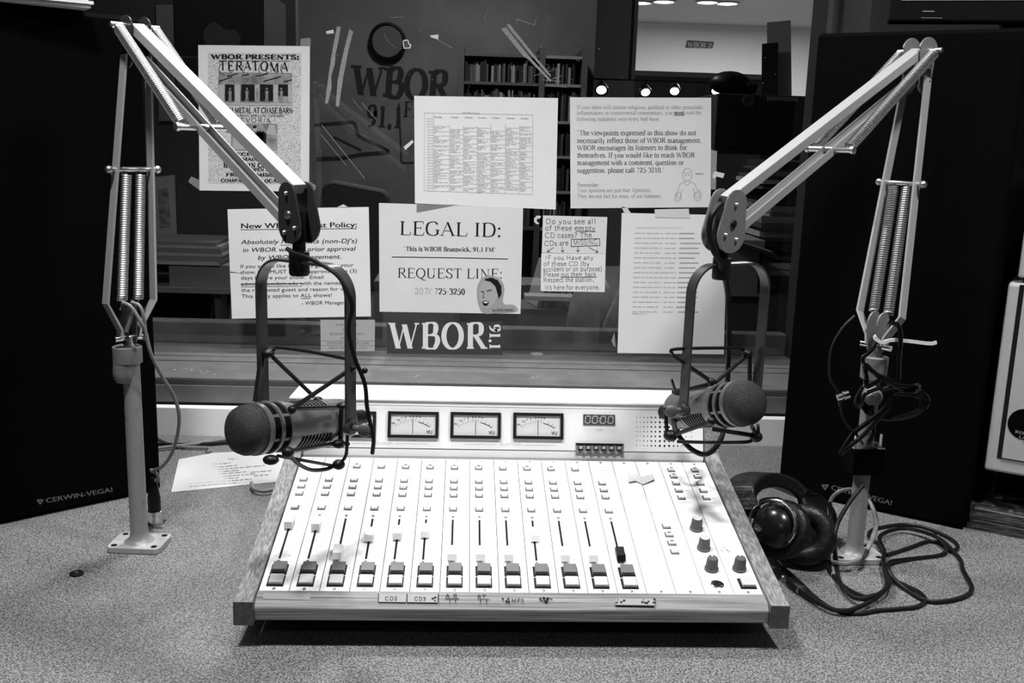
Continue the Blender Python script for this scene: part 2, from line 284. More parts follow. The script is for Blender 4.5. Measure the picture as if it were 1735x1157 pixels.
def stroke_text(txt, thick=0.10, thin=0.032, serif=0.085, track=0.0, jit=0.0, adv=1.0):
    """own stroke lettering -> (verts2d, faces, width) with cap height 0.66"""
    V = []; F = []; x = 0.0; rnd = random.Random(len(txt)*31+len(txt.split()))
    LY = [0]
    def quadstrip(pts, ws, closed=False, flat=False):
        LY[0] += 1; b = len(V)
        for i, p in enumerate(pts):
            a = pts[max(i-1, 0)] if not closed or i else pts[-2]; c = pts[min(i+1, len(pts)-1)] if not closed or i < len(pts)-1 else pts[1]; d = np.array(c)-np.array(a); L = math.hypot(*d) or 1; n = np.array([-d[1], d[0]])/L
            if flat: n = np.array([-L/d[1], 0.0])          # stems end level, under their serifs
            V.append((*(np.array(p)+n*ws[i]/2), LY[0])); V.append((*(np.array(p)-n*ws[i]/2), LY[0]))
        for i in range(len(pts)-1): F.append((b+2*i, b+2*i+1, b+2*i+3, b+2*i+2))
    for ch in txt:
        if ch == ' ': x += 0.27*adv; continue
        g = GL.get(ch) or GL.get(ch.upper())
        if g is None: x += 0.3; continue
        jx = [rnd.uniform(-jit, jit) for _ in range(2)]
        for st in g[1].split('|'):
            k, *nums = st.split(); nums = [float(q)/100 for q in nums]; kind, fl = k[0], k[1:]
            if kind == 'd':
                r = max(thick*0.62, thin*1.0); c = (x+nums[0], nums[1]); b = len(V)
                for i in range(8): V.append((c[0]+r*math.cos(i*math.pi/4), c[1]+r*math.sin(i*math.pi/4), 0))
                F.append(tuple(range(b, b+8))); continue
            closed = False
            if kind == 'o':
                cx, cy, rx, ry = nums; N = 28
                pts = [(cx+rx*math.cos(2*math.pi*i/N), cy+ry*math.sin(2*math.pi*i/N)) for i in range(N+1)]; closed = True
            else:
                pts = list(zip(nums[0::2], nums[1::2]))
                if kind == 'c': pts = [tuple(p) for p in catmull(pts, 6)]
            pts = [(x+p[0]+jx[0]*p[1], p[1]+jx[1]*p[0]) for p in pts]
            ws = []
            for i in range(len(pts)):
                a = pts[max(i-1, 0)] if not closed or i else pts[-2]; c = pts[min(i+1, len(pts)-1)] if not closed or i < len(pts)-1 else pts[1]; dx, dy = c[0]-a[0], c[1]-a[1]; L = math.hypot(dx, dy) or 1
                ws.append(thin if 't' in fl else thin+(thick-thin)*(abs(dy)/L)**1.25)
            if kind == 'l' and '7' == ch: ws = [thin if 't' in fl else thin*1.3]*len(ws)
            quadstrip(pts, ws, closed, kind == 'l' and serif > 0 and abs(pts[1][1]-pts[0][1]) > 0.3)
            if serif:
                for flag, p in (('s', pts[0]), ('e', pts[-1])):
                    if flag in fl or 'b' in fl:
                        y = p[1]+(thin*0.5 if p[1] < 0.1 else -thin*0.5) if True else 0
                        quadstrip([(p[0]-serif-ws[0]/3, y), (p[0]+serif+ws[0]/3, y)], [thin, thin])
        x += g[0]/100*adv+track
    return V, F, x
_tc = {}
def font_text(txt, bold=0.0, shear=0.0, space=1.0):
    key = (txt, bold, shear, space)
    if key in _tc: return _tc[key]
    c = bpy.data.curves.new('t', 'FONT'); c.body = txt; c.size = 0.92; c.resolution_u = 3; c.shear = shear; c.space_character = space
    o = bpy.data.objects.new('t', c); COL.objects.link(o); dg = bpy.context.evaluated_depsgraph_get()
    me = o.evaluated_get(dg).to_mesh(); V = [(v.co.x, v.co.y) for v in me.vertices]; F = [tuple(p.vertices) for p in me.polygons]
    w = max(v[0] for v in V) if V else 1.0
    if bold and V:                                       # weight: the line printed three times, a hair apart
        n0 = len(V); V0, F0 = V, F; V = [(a+sx*bold*0.8, b, ly) for ly, sx in enumerate((-1, 1, 0)) for a, b in V0]; F = [tuple(i+n0*k for i in f_) for k in range(3) for f_ in F0]
    o.evaluated_get(dg).to_mesh_clear(); bpy.data.objects.remove(o); bpy.data.curves.remove(c)
    _tc[key] = (V, F, w); return _tc[key]
class Print:
    """lettering collected on one plane; coordinates are measured positions mapped onto that plane"""
    def __init__(s, fn, yup=False): s.fn = fn; s.mb = MB(); s.yup = yup
    def text(s, t, p0, p1, cap, data=None):
        """baseline p0 -> p1, cap height in the same units"""
        V, F, w = data if data else stroke_text(t)
        x0, y0 = p0; x1, y1 = p1; L = math.hypot(x1-x0, y1-y0); ex = ((x1-x0)/L, (y1-y0)/L); ey = (-ex[1], ex[0]) if s.yup else (ex[1], -ex[0]); k = cap/0.66
        vs = [np.array(s.fn(x0+ex[0]*q[0]*L/w+ey[0]*q[1]*k, y0+ex[1]*q[0]*L/w+ey[1]*q[1]*k)) for q in V]
        if V and len(V[0]) > 2:                     # strokes of a letter lie a hair above one another
            o0 = np.array(s.fn(x0, y0)); n = np.cross(np.array(s.fn(x0+ex[0], y0+ex[1]))-o0, np.array(s.fn(x0+ey[0], y0+ey[1]))-o0); n = n/np.linalg.norm(n)
            vs = [p+n*(q[2] % 60)*3e-6 for p, q in zip(vs, V)]
        s.mb.add(vs, F); return s
    def poly(s, pts): s.mb.add([s.fn(*p) for p in pts], [tuple(range(len(pts)))]); return s
    def line(s, pts, w):
        for (a, b), (c, d) in zip(pts[:-1], pts[1:]):
            L = math.hypot(c-a, d-b) or 1; n = (-(d-b)/L*w/2, (c-a)/L*w/2)
            s.poly([(a+n[0], b+n[1]), (c+n[0], d+n[1]), (c-n[0], d-n[1]), (a-n[0], b-n[1])])
        return s
    def build(s, name, material, parent, local=False):
        o = s.mb.build(name, material, parent, local)
        if parent is not None: o['kind'] = 'stuff'
        return o
def bar_words(pr, x0, x1, y, h, rnd, slope=0.0):
    x = x0
    while x < x1-2:
        w = min(rnd.uniform(4, 13), x1-x); pr.poly([(x, y+slope*(x-x0)), (x+w, y+slope*(x+w-x0)), (x+w, y-h+slope*(x+w-x0)), (x, y-h+slope*(x-x0))]); x += w+rnd.uniform(1.5, 2.5)
# ------------------------------------------------------------------ room shell
SILL = CZ-0.449
WX0, WX1, WTOP = -0.82, 0.685, 1.98
YW = 1.80                                     # near face of the window wall
XL, XR, YB = -1.7, 1.75, -2.3
mb = MB()
mb.bx(XL, WX0, YW, 2.12, 0, CEIL).bx(WX1, 3.4, YW, 2.12, 0, CEIL).bx(WX0, WX1, YW, 2.12, WTOP, CEIL).bx(WX0, WX1, YW+0.012, 2.12, 0, SILL-0.006)
wall_front = struct(mb, 'wall_front', 'wallf')
struct(MB().bx(XL-0.1, XL, YB, YW, 0, CEIL), 'wall_left', 'wallf')
struct(MB().bx(XR, XR+0.1, YB, YW, 0, CEIL), 'wall_right', 'wallf')
struct(MB().bx(XL-0.1, XR+0.1, YB-0.1, YB, 0, CEIL), 'wall_back', 'wallf')
struct(MB().bx(-2.5, 3.5, YB-0.1, 8.8, -0.1, 0), 'floor', 'floor')
struct(MB().bx(-2.5, 3.5, YB-0.1, 8.8, CEIL, CEIL+0.1), 'ceiling', 'ceil')
# recessed lamps of this room (ring + face), one right above the console
for (x, y, lab) in ((*KEY[0], 'round recessed downlight in the ceiling between console and window'), (*KEY[1], 'round recessed downlight in the ceiling before the left loudspeaker'), (*KEY[2], 'round recessed downlight in the ceiling before the right loudspeaker'), (-0.2, -0.9, 'round recessed downlight in the ceiling behind the desk chair space')):
    t = thing('downlight', lab, 'lamp', (x, y, CEIL))
    mb = MB(); mb.lathe((x, y, CEIL), (0, 0, -1), [(0, 0.105), (0.008, 0.105), (0.008, 0.085), (0.0, 0.085)], 32); mb.build('trim_ring', 'brass', t)
# window
win = thing('window_1', None, None, (0, D, SILL)); win['kind'] = 'structure'
MB().bx(WX0, WX1, D, D+0.004, SILL-0.002, WTOP).build('glass_pane', 'glass', win)
MB().bx(WX0, WX1, YW-0.004, D-0.0005, SILL-0.012, SILL).build('sill', 'trim', win, bevel=0.0015)
MB().bx(WX0-0.1, WX1+0.1, YW-0.006, YW-0.0045, SILL-0.013, SILL-0.004).build('sill_shadow_strip', 'trimd', win)  # dark strip paints in the shadow gap under the sill nose
MB().bx(WX0, WX1, D-0.026, D-0.0006, SILL, SILL+0.004).build('glazing_bead', 'trim', win, bevel=0.001)
MB().bx(WX0, WX1, D-0.062, D-0.0265, SILL, SILL+0.0022).build('glazing_bead', 'trim', win, bevel=0.001)
MB().bx(WX0, WX1, D+0.0045, 2.12, SILL-0.012, SILL).build('far_sill', 'trim', win)
MB().bx(WX0, WX1, 2.10, 2.14, SILL, float(at(867, 557, 2.10)[2])).build('far_rail', 'trim', win, bevel=0.003)
MB().bx(WX0-0.1, WX1+0.1, YW-0.008, YW-0.001, SILL-0.046, SILL-0.0135).build('apron', 'trim', win, bevel=0.001)
MB().bx(WX0-0.1, WX1+0.1, YW-0.003, YW-0.0005, SILL-0.09, SILL-0.0465).build('apron_skirt', 'greyd', win)
for x0, x1 in ((WX0, WX0+0.02), (WX1-0.012, WX1)):
    MB().bx(x0, x1, D-0.03, D-0.0006, SILL+0.004, WTOP).build('glazing_bead', 'trimd', win)
p = at(908, 578, 2.10); MB().lathe((p[0], 2.06, SILL), (0, 0, 1), [(0, 0.014), (0.002, 0.0135), (0.002, 0.009), (0.0006, 0.008)], 20).build('screw_cap', 'greyl', win)
# flaked paint along the sill edge
rnd = random.Random(3); pr = Print(lambda x, y: atz(x, y, SILL+0.0004))
for cx, cy in ((300, 626), (318, 626), (340, 629), (700, 637), (905, 640), (352, 632), (1290, 650)):
    for k in range(4): x = cx+rnd.uniform(-12, 12); y = cy+rnd.uniform(-1.5, 1.5); pr.poly([(x, y), (x+rnd.uniform(2, 6), y+0.2), (x+3, y+rnd.uniform(0.5, 1.1)), (x+1, y+0.8)])
pr.build('paint_flake', 'greyl', win)['kind'] = 'stuff'

# ------------------------------------------------------------------ desk
desk = thing('desk', 'grey speckled laminate desk built in under the studio window', 'desk', (0, 1.2, 0))
MB().bx(XL+0.02, XR-0.02, 0.55, 1.766, ZD-0.035, ZD).build('desk_top', 'desk', desk, bevel=0.003)
MB().bx(XL+0.02, XR-0.02, 1.768, 1.788, ZD-0.035, CZ-0.4985).build('backsplash', 'white_lam', desk, bevel=0.0015)
MB().bx(XL+0.03, XR-0.03, 1.10, 1.76, 0.0, ZD-0.036).build('cabinet', 'greyd', desk)
p = atz(130, 973, ZD)
g = thing('grommet_cap', 'small flat black round cap lying on the desk', 'cap', p); MB().lathe(p, (0, 0, 1), [(0, 0.0085), (0.002, 0.0085), (0.0026, 0.007)], 24).build('cap', 'black', g)
MB().lathe(p+np.array([0, 0, 0.0026]), (0, 0, 1), [(0, 0.0022), (0.0008, 0.0018)], 12).build('rivet', 'knob', g)

# ------------------------------------------------------------------ room beyond the glass
XH = at(1003, 200, 4.6)[0]
struct(MB().bx(-2.5, XH, 4.6, 4.7, 0, CEIL), 'wall_far', 'mural')
struct(MB().bx(-2.5, -2.4, 2.12, 4.7, 0, CEIL), 'wall_far_left', 'wall')
struct(MB().bx(3.4, 3.5, 2.12, 8.8, 0, CEIL), 'wall_far_right', 'wall')
struct(MB().bx(XH-0.1, 3.5, 8.6, 8.7, 0, CEIL), 'wall_hall', 'wallw')
HC = CZ+0.97
struct(MB().bx(XH+0.001, 3.399, 5.6, 8.599, HC, HC+0.1), 'ceiling_hall', 'ceil')
struct(MB().bx(XH-0.08, XH, 4.7, 8.6, 0, CEIL), 'wall_hall_side', 'wall')
def pbox(mb, x0, y0, x1, y1, Y, depth):        # box whose front face spans a measured window at distance Y
    a = at(x0, y0, Y); b = at(x1, y1, Y); return mb.bx(min(a[0], b[0]), max(a[0], b[0]), Y, Y+depth, min(a[2], b[2]), max(a[2], b[2]))
def ptop(x, y, Y): return at(x, y, Y)
# mural lettering and arrow on the far wall
fn = lambda x, y: at(x, y, 4.599)
pr = Print(fn)
pr.text('WBOR', (596, 160), (760, 172), 50, stroke_text('WBOR', 0.19, 0.07, 0.10)); pr.text('91.1', (620, 214), (682, 218), 36, stroke_text('91.1', 0.17, 0.06, 0.10)); pr.text('FM', (683, 198), (722, 200), 26, stroke_text('FM', 0.15, 0.05, 0.09))
pr.line([(533, 212), (600, 207), (607, 230), (658, 256)], 6); pr.line([(536, 270), (580, 268), (612, 262), (660, 258)], 7); pr.line([(565, 232), (612, 255)], 4)
pr.line([(676, 175), (680, 275)], 3); pr.line([(680, 276), (720, 276)], 3)
o = pr.build('mural_lettering', 'muralpaint', None); tag(o, 'faded black WBOR 91.1 FM lettering painted on the far room wall', 'mural')
# wall clock
p = at(656, 70, 4.56); ck = thing('wall_clock', 'round dark wall clock above the painted letters in the far room', 'clock', (p[0], 4.6, p[2]))
MB().lathe((p[0], 4.6, p[2]), (0, -1, 0), [(0, 0.082), (0.03, 0.082), (0.035, 0.072), (0.028, 0.068), (0.028, 0.0)], 32).build('case', 'black', ck)
MB().lathe((p[0], 4.571, p[2]), (0, -1, 0), [(0, 0.066), (0.002, 0.066)], 32).build('dial', 'greyd', ck)
for a, l in ((2.2, 0.05), (-0.4, 0.035)):
    MB().bar((p[0], 4.567, p[2]), (p[0]+l*math.sin(a), 4.567, p[2]+l*math.cos(a)), (0, 1, 0), 0.001, 0.004).build('hand', 'grey', ck)
# posters and sheets on a partition at the left
part_Y = 2.9
a = at(255, 0, part_Y); b = at(500, 0, part_Y)
o = MB().bx(a[0]-0.5, b[0], part_Y+0.005, part_Y+0.05, 0.0, 2.2).build('partition', 'greyd'); o['kind'] = 'structure'; o.name = 'wall_partition'
def sheet(name, label, cat, q, Y, m, group=None, th=0.002, floor=False):
    P = [at(x, y, Y) for x, y in q]
    if floor:
        for k in (2, 3): P[k][2] = 0.0
    mb = MB(); mb.add(P+[p+np.array([0, th, 0]) for p in P], [(0, 1, 2, 3), (7, 6, 5, 4)]+[(i, i+4, (i+1) % 4+4, (i+1) % 4) for i in range(4)])
    return tag(mb.build(name, m), label, cat, group)
sheet('poster', 'large black poster with two pale heads on the far partition', 'poster', [(294, -40), (447, -40), (448, 130), (297, 130)], part_Y, 'muralpaint')
for i, (cx, cy, r) in enumerate(((364, 62, 18), (395, 66, 12), (378, 78, 22))):
    p = at(cx, cy, part_Y-0.001); mb = MB().plate([(r/560*math.cos(t), r/480*math.sin(t)*(1+0.08*math.sin(5*t+i))) for t in np.linspace(0, 6.1, 16)], (p[0], part_Y-0.0012-0.0003*i, p[2]), (1, 0, 0), (0, 0, 1), 0.0004)
    o = mb.build('poster_figure', 'greyd', bpy.data.objects['poster'])
sheet('wall_sheet', 'tall pale sheet hanging left of the black poster', 'paper', [(264, 8), (293, 8), (297, 205), (269, 205)], part_Y, 'grey')
sheet('wall_sheet', 'pale grey sheet hanging right of the black poster', 'paper', [(446, -20), (484, 9), (485, 90), (448, 90)], part_Y, 'grey')
s = sheet('photo_print', 'pale sheet with a dark photo printed on it beside the left boom arm', 'print', [(262, 300), (296, 296), (300, 412), (264, 416)], part_Y-0.02, 'greyl')
Pp = [at(x, y, part_Y-0.0215) for x, y in ((267, 322), (285, 318), (289, 382), (271, 386))]; MB().add(Pp, [(0, 1, 2, 3)]).build('photo', 'photo', s)
# shelf with newspapers, box and books at the left
sh_Y = 2.62
sz = at(330, 486, sh_Y)[2]
sh = thing('wall_shelf', 'grey shelf board carrying old newspapers beyond the glass', 'shelf', (-0.7, sh_Y+0.1, sz-0.02))
a = at(200, 486, sh_Y)[0]; b = at(402, 486, sh_Y)[0]
MB().bx(a, b, sh_Y-0.02, sh_Y+0.25, sz-0.014, sz-0.0005).build('board', 'grey', sh)
for x in (a+0.03, b-0.06): MB().bx(x, x+0.015, sh_Y, sh_Y+0.25, sz-0.22, sz-0.0145).build('bracket', 'greyd', sh)
MB().bx(a, b, sh_Y+0.235, sh_Y+0.25, 0.6, sz-0.015).build('back_board', 'greyd', sh)
def slab(name, label, cat, x0, x1, y0, y1, z0, z1, m, group=None, rz=0.0):
    c = np.array([(x0+x1)/2, (y0+y1)/2, z0]); o = MB().box((0, 0, (z1-z0)/2), (x1-x0, y1-y0, z1-z0)).build(name, m); o.location = c; o.rotation_euler = (0, 0, rz)
    return tag(o, label, cat, group)
xa = at(372, 480, sh_Y)[0]; xb = at(400, 480, sh_Y)[0]; zt = at(385, 450, sh_Y)[2]
bxo = slab('cardboard_box', 'small pale cardboard box at the end of the newspaper shelf', 'box', xa-0.13, xb, sh_Y, sh_Y+0.2, sz, zt, 'cardboard')
MB().bx(0.135-0.13/2, 0.135-0.13/2+0.002, -0.1005, -0.1, 0.002, (zt-sz)-0.002).build('box_corner', 'greyl', bxo, local=True)
z = zt
for i, (dz, dx, m) in enumerate(((0.010, 0.03, 'greyl'), (0.013, 0.045, 'grey'), (0.008, 0.05, 'greyl'), (0.012, 0.042, 'grey'), (0.007, 0.035, 'greyl'), (0.009, 0.0, 'grey'))):
    slab('newspaper', ('lowest', 'second lowest', 'third lowest', 'third highest', 'second highest', 'topmost')[i]+' folded newspaper in the stack on the shelf beyond the glass', 'newspaper', at(190, 480, sh_Y)[0]-0.05, at(366, 480, sh_Y)[0]+dx*0.4, sh_Y-0.005+0.002*i, sh_Y+0.2, z, z+dz-0.0006, m, 'stacked newspapers on the far shelf', 0.01*(i % 3-1)); z += dz
for i in range(4):
    p = at(360+i*11, 552, sh_Y+0.1); o = MB().box((0, 0, 0.045), (0.008, 0.11, 0.088)).build('book', ('greyl', 'greyd', 'grey', 'greyl')[i]); o.location = (p[0], sh_Y+0.14, at(330, 556, sh_Y)[2]+0.0015); o.rotation_euler = (0, 0.16-0.03*i, 0)
    tag(o, 'thin book leaning below the newspaper shelf beyond the glass', 'book', 'books leaning under the shelf')
slab('book_ledge', 'low dark ledge carrying leaning books beyond the glass', 'ledge', at(250, 552, sh_Y)[0]-0.1, at(402, 552, sh_Y)[0], sh_Y+0.02, sh_Y+0.232, at(330, 556, sh_Y)[2]-0.02, at(330, 556, sh_Y)[2], 'greyd')
# record shelves on the far wall
S0, S1 = at(782, 92, 4.3), at(992, 92, 4.3)
rows = [at(880, y, 4.3)[2] for y in (92, 140, 203, 262, 322, 385)]
rs = thing('record_shelf', 'tall dark record shelf full of sleeves behind the notices', 'shelf', ((S0[0]+S1[0])/2, 4.45, 0))
for x in (S0[0], (S0[0]+S1[0])/2+0.08, S1[0]): MB().bx(x-0.012, x+0.012, 4.3, 4.598, 0, rows[0]+0.03).build('upright', 'greyd', rs)
for zz in rows: MB().bx(S0[0]+0.013, (S0[0]+S1[0])/2+0.067, 4.305, 4.596, zz-0.012, zz).build('shelf_board', 'greyd', rs); MB().bx((S0[0]+S1[0])/2+0.093, S1[0]-0.013, 4.305, 4.596, zz-0.012, zz).build('shelf_board', 'grey', rs)
rnd = random.Random(11)
base_me = {}
for k, m in enumerate(('greyl', 'grey', 'greyd', 'muralpaint', 'cloth')):
    o = MB().box((0, 0.1, 0.5), (1, 0.2, 1)).build('record_sleeve', m); base_me[k] = o.data; bpy.data.objects.remove(o)
for ri in range(1, len(rows)):
    zz = rows[ri]; hh = (rows[ri-1]-zz)-0.022
    for xa, xb in ((S0[0]+0.016, (S0[0]+S1[0])/2+0.062), ((S0[0]+S1[0])/2+0.098, S1[0]-0.016)):
        x = xa
        while x < xb-0.014:
            w = rnd.uniform(0.006, 0.013); h = hh*rnd.uniform(0.72, 0.98)
            if rnd.random() < 0.93:
                o = link('record_sleeve', base_me[rnd.choice((1, 2, 2, 3, 3, 4, 2, 3))], None, (x+w/2, 4.31+rnd.uniform(0, 0.03), zz+0.0004)); o.scale = (w*0.9, 1, h)
                tag(o, 'narrow record sleeve filed upright on the far record shelf', 'record', 'record sleeves on the far shelf')
            x += w
# hall: pillar, dark cabinet, lit wall items, lamps
a = at(988, 200, 5.4); b = at(1072, 200, 5.4)
o = MB().bx(a[0], b[0], 5.4, 5.5, 0, CEIL-0.001).build('wall_pillar', 'wallw'); o['kind'] = 'structure'
cab = thing('hall_cabinet', 'wide dark cabinet standing before the white hall wall', 'cabinet', (at(1160, 160, 6.3)[0], 6.5, 0))
a = at(1070, 128, 6.3); b = at(1310, 128, 6.3)
MB().bx(a[0], b[0], 6.3, 6.7, 0, a[2]).build('body', 'greyd', cab); MB().bx(a[0]-0.02, b[0]+0.02, 6.28, 6.72, a[2]+0.0005, a[2]+0.03).build('top', 'grey', cab)
for i in range(2): MB().bx(a[0]+0.02+i*(b[0]-a[0])/2, a[0]-0.02+(i+1)*(b[0]-a[0])/2, 6.292, 6.2995, 0.1, a[2]-0.03).build('door', 'greyd', cab)
st = sheet('wall_sticker', 'dark WBOR sticker stuck slanting on the bright hall wall', 'sticker', [(1164, 68), (1210, 71), (1207, 82), (1161, 81)], 8.596, 'greyd')
pr = Print(lambda x, y: at(x, y, 8.594)); pr.text('WBOR', (1165, 79.5), (1196, 80.5), 8, stroke_text('WBOR', 0.16, 0.05, 0.08)).text('2', (1199, 80.5), (1206, 80.8), 7, stroke_text('2', 0.14, 0.06, 0.05)); pr.build('lettering', 'greyl', st)
for i, (x, y) in enumerate(((1010, 0), (1086, 3), (1125, 1), (1199, 2), (1232, 4))):
    d = ray(x, y); p = CAM+d*((HC-CZ)/d[2]); 
    if p[1] > 8.5: p = np.array([p[0]*8.4/p[1], 8.4, HC])
    t = thing('ceiling_lamp', 'round glowing lamp set in the hall ceiling beyond the glass', 'lamp', (p[0], p[1], HC), 0, 'hall ceiling lamps')
    MB().lathe((p[0], p[1], HC), (0, 0, -1), [(0, 0.085), (0.012, 0.085), (0.012, 0.07), (0.004, 0.07)], 24).build('ring', 'brass', t)
    MB().lathe((p[0], p[1], HC-0.004), (0, 0, -1), [(0, 0.068), (0.005, 0.066), (0.009, 0.04), (0.0095, 0)], 24).build('lens', 'lampface', t)
rail_z = at(1090, 148, 4.9)[2]  # rail and its lamps are added, standing in for round glints in the glass
rl = thing('added_lamp_rail', 'thin black added rail carrying lamps that stand in for glints in the glass', 'rail', (at(1090, 148, 4.9)[0], 4.9, rail_z))
MB().bx(at(950, 148, 4.9)[0], at(1225, 148, 4.9)[0], 4.89, 4.905, rail_z+0.028, rail_z+0.035).build('rail_bar', 'black', rl)
for xx in (952, 1066): MB().bx(at(xx, 148, 4.9)[0]-0.006, at(xx, 148, 4.9)[0]+0.006, 4.891, 4.904, rail_z+0.0355, CEIL).build('hanger', 'black', rl)
for i, (x, y, r) in enumerate(((965, 157, 0.026), (1019, 153, 0.034), (1094, 157, 0.03), (1143, 155, 0.03), (1215, 154, 0.036))):
    p = at(x, y, 4.9); t = thing('glint_lamp', 'small round added lamp on the rail standing in for a glint in the glass', 'lamp', p, 0, 'added glint lamps')
    ax_ = nrm((-0.15+0.1*(i % 3), -0.75, -0.6)); MB().lathe(p-ax_*0.05, ax_, [(0, 0.012), (0.01, r*0.7), (0.045, r), (0.05, r), (0.048, r*0.86)], 20).build('shade', 'black', t)
    MB().lathe(p-ax_*0.006, ax_, [(0, r*0.84), (0.004, r*0.7), (0.006, 0)], 20).build('bulb', 'lampface', t); MB().tube([p-ax_*0.045, (p[0], 4.897, rail_z+0.028)], 0.004, 6).build('stem', 'black', t)
# hanging panel at the right of the hall
pn = sheet('hanging_cloth', 'long pale cloth screen standing at the right of the hall', 'screen', [(1300, 38), (1340, 34), (1352, 606), (1312, 606)], 5.2, 'greyl', None, 0.01, True)
pn2 = sheet('door_board', 'narrow black board leaning beside the hanging cloth', 'board', [(1292, 74), (1319, 72), (1314, 611), (1287, 611)], 5.1, 'muralpaint', None, 0.01, True)
# black cabinet with label right behind the glass
a = at(1216, 158, 3.1); b = at(1385, 158, 3.1); zb = at(1280, 262, 3.1)[2]
kc = thing('record_cabinet', 'black cabinet with a pale label strip above magazine stacks', 'cabinet', ((a[0]+b[0])/2, 3.3, 0))
MB().bx(a[0], b[0], 3.1, 3.5, zb, a[2]).build('body', 'muralpaint', kc, bevel=0.004)
MB().bx(a[0]+0.015, b[0]-0.02, 3.095, 3.0995, zb+0.02, a[2]-0.05).build('door', 'muralpaint', kc, bevel=0.002)
pa = at(1300, 163, 3.094); pb = at(1352, 172, 3.094); MB().bx(pa[0], pb[0], 3.0935, 3.0948, pb[2], pa[2]).build('label_strip', 'grey', kc)
p = at(1268, 171, 3.094); MB().lathe((p[0], 3.0948, p[2]), (0, -1, 0), [(0, 0.019), (0.004, 0.019), (0.004, 0.012), (0.001, 0.012)], 20).build('dial', 'greyd', kc)
MB().bx(a[0], a[0]+0.02, 3.12, 3.5, 0, zb-0.001).build('leg', 'muralpaint', kc); MB().bx(b[0]-0.02, b[0], 3.12, 3.5, 0, zb-0.001).build('leg', 'muralpaint', kc)
p = at(1250, 158, 3.15); mb = MB(); mb.sphere((p[0]-0.01, 3.22, a[2]+0.038), 0.06, 16, 8, (1.1, 0.8, 0.62)); mb.sphere((p[0]+0.05, 3.25, a[2]+0.026), 0.035, 12, 8, (1.2, 1, 0.7)); tag(mb.build('black_bag', 'rubber'), 'crumpled black bag lying on the black cabinet', 'bag')
# magazine stacks, cardboard box, jacket, leaning cases
rnd = random.Random(5); Ym = 2.75
mx0, mx1 = at(1305, 400, Ym)[0], at(1392, 400, Ym)[0]
z0 = 0.88; zt = at(1320, 270, Ym)[2]; z = z0
slab('magazine_stand', 'dark low stand under the magazine stacks', 'stand', at(1238, 500, Ym)[0]-0.02, mx1+0.04, Ym-0.03, Ym+0.33, 0.0, z0-0.0005, 'greyd')
while z < zt-0.006:
    h = rnd.uniform(0.006, 0.02); dx = rnd.uniform(-0.035, 0.02)
    slab('magazine', 'magazine or flat sleeve in the tall stack behind the right yoke', 'magazine', mx0+dx, mx1+dx*0.3, Ym+rnd.uniform(-0.02, 0.02), Ym+0.28, z, z+h-0.0006, rnd.choice(('greyl', 'greyd', 'muralpaint', 'grey', 'greyd', 'muralpaint')), 'stacked magazines behind the glass', rnd.uniform(-0.05, 0.05)); z += h
cb = at(1236, 400, Ym-0.06); ce = at(1297, 400, Ym-0.06)
bo = thing('carton', 'open grey cardboard carton beside the magazine stack', 'box', ((cb[0]+ce[0])/2, Ym, z0))
zc = cb[2]-0.01
mb = MB(); mb.bx(cb[0], ce[0], Ym-0.06, Ym+0.12, z0, zc); mb.build('carton_body', 'cardboard', bo)
MB().bar((cb[0], Ym-0.062, zc), (ce[0]+0.01, Ym-0.13, zc-0.03), (0, 0.3, 1), 0.004, 0.10).build('flap', 'grey', bo)
MB().bx(ce[0]-0.012, ce[0]-0.004, Ym-0.0615, Ym-0.0605, z0+0.01, zc-0.03).build('side_print', 'muralpaint', bo)
jk = thing('jacket', 'pale grey jacket slumped over a chair back behind the glass', 'jacket', (at(1015, 540, 2.55)[0], 2.6, 0.6))
p = at(1035, 560, 2.55); mb = MB(); vs = []; N, Mn = 18, 12
for i in range(Mn+1):
    for k in range(N+1):
        t = math.pi*k/N; w = i/Mn; r = 0.115*math.sqrt(max(0.0, 1-(w*0.97)**2.4)); rr = r*(1+0.07*math.sin(6*t+3*w)+0.04*math.sin(13*t))
        vs.append((p[0]+rr*1.05*math.cos(t)+0.01*math.sin(5*w), 2.62-rr*0.7*math.sin(t), 0.62+w*(at(1035, 455, 2.55)[2]-0.62)))
fs = [(i*(N+1)+k, i*(N+1)+k+1, (i+1)*(N+1)+k+1, (i+1)*(N+1)+k) for i in range(Mn) for k in range(N)]
mb.add(vs, fs, True); mb.build('cloth_body', 'cloth', jk)
jc = thing('stool', 'dark stool under the slumped jacket behind the glass', 'stool', (p[0], 2.62, 0))
MB().lathe((p[0], 2.62, 0.57), UP, [(0, 0.13), (0.03, 0.135), (0.048, 0.12)], 24).build('seat', 'greyd', jc)
for k in range(4): MB().cyl((p[0]+0.11*math.cos(k*1.57+0.8), 2.62+0.11*math.sin(k*1.57+0.8), 0), (p[0]+0.09*math.cos(k*1.57+0.8), 2.62+0.09*math.sin(k*1.57+0.8), 0.569), 0.012, 10).build('leg', 'black', jc)
mb = MB(); mb.tube(catmull([(p[0]-0.02, 2.53, 0.70), (p[0]-0.01, 2.52, 0.80), (p[0]+0.02, 2.53, 0.88), (p[0]+0.05, 2.55, 0.93)], 5), 0.022, 10); mb.build('sleeve', 'cloth', jk)
for i in range(7):
    x = 905+i*13; p = at(x, 515, 2.95); o = MB().box((0, 0, 0.07), (0.010, 0.12, 0.14)).build('cd_case', ('greyl', 'grey', 'greyd', 'grey', 'greyl', 'greyd', 'grey')[i]); o.location = (p[0], 3.0, at(x, 520, 2.95)[2]); o.rotation_euler = (0, 0.25-0.06*i, 0.2)
    tag(o, 'clear case leaning on the low rack right of the request line notice', 'case', 'cases leaning behind the glass')
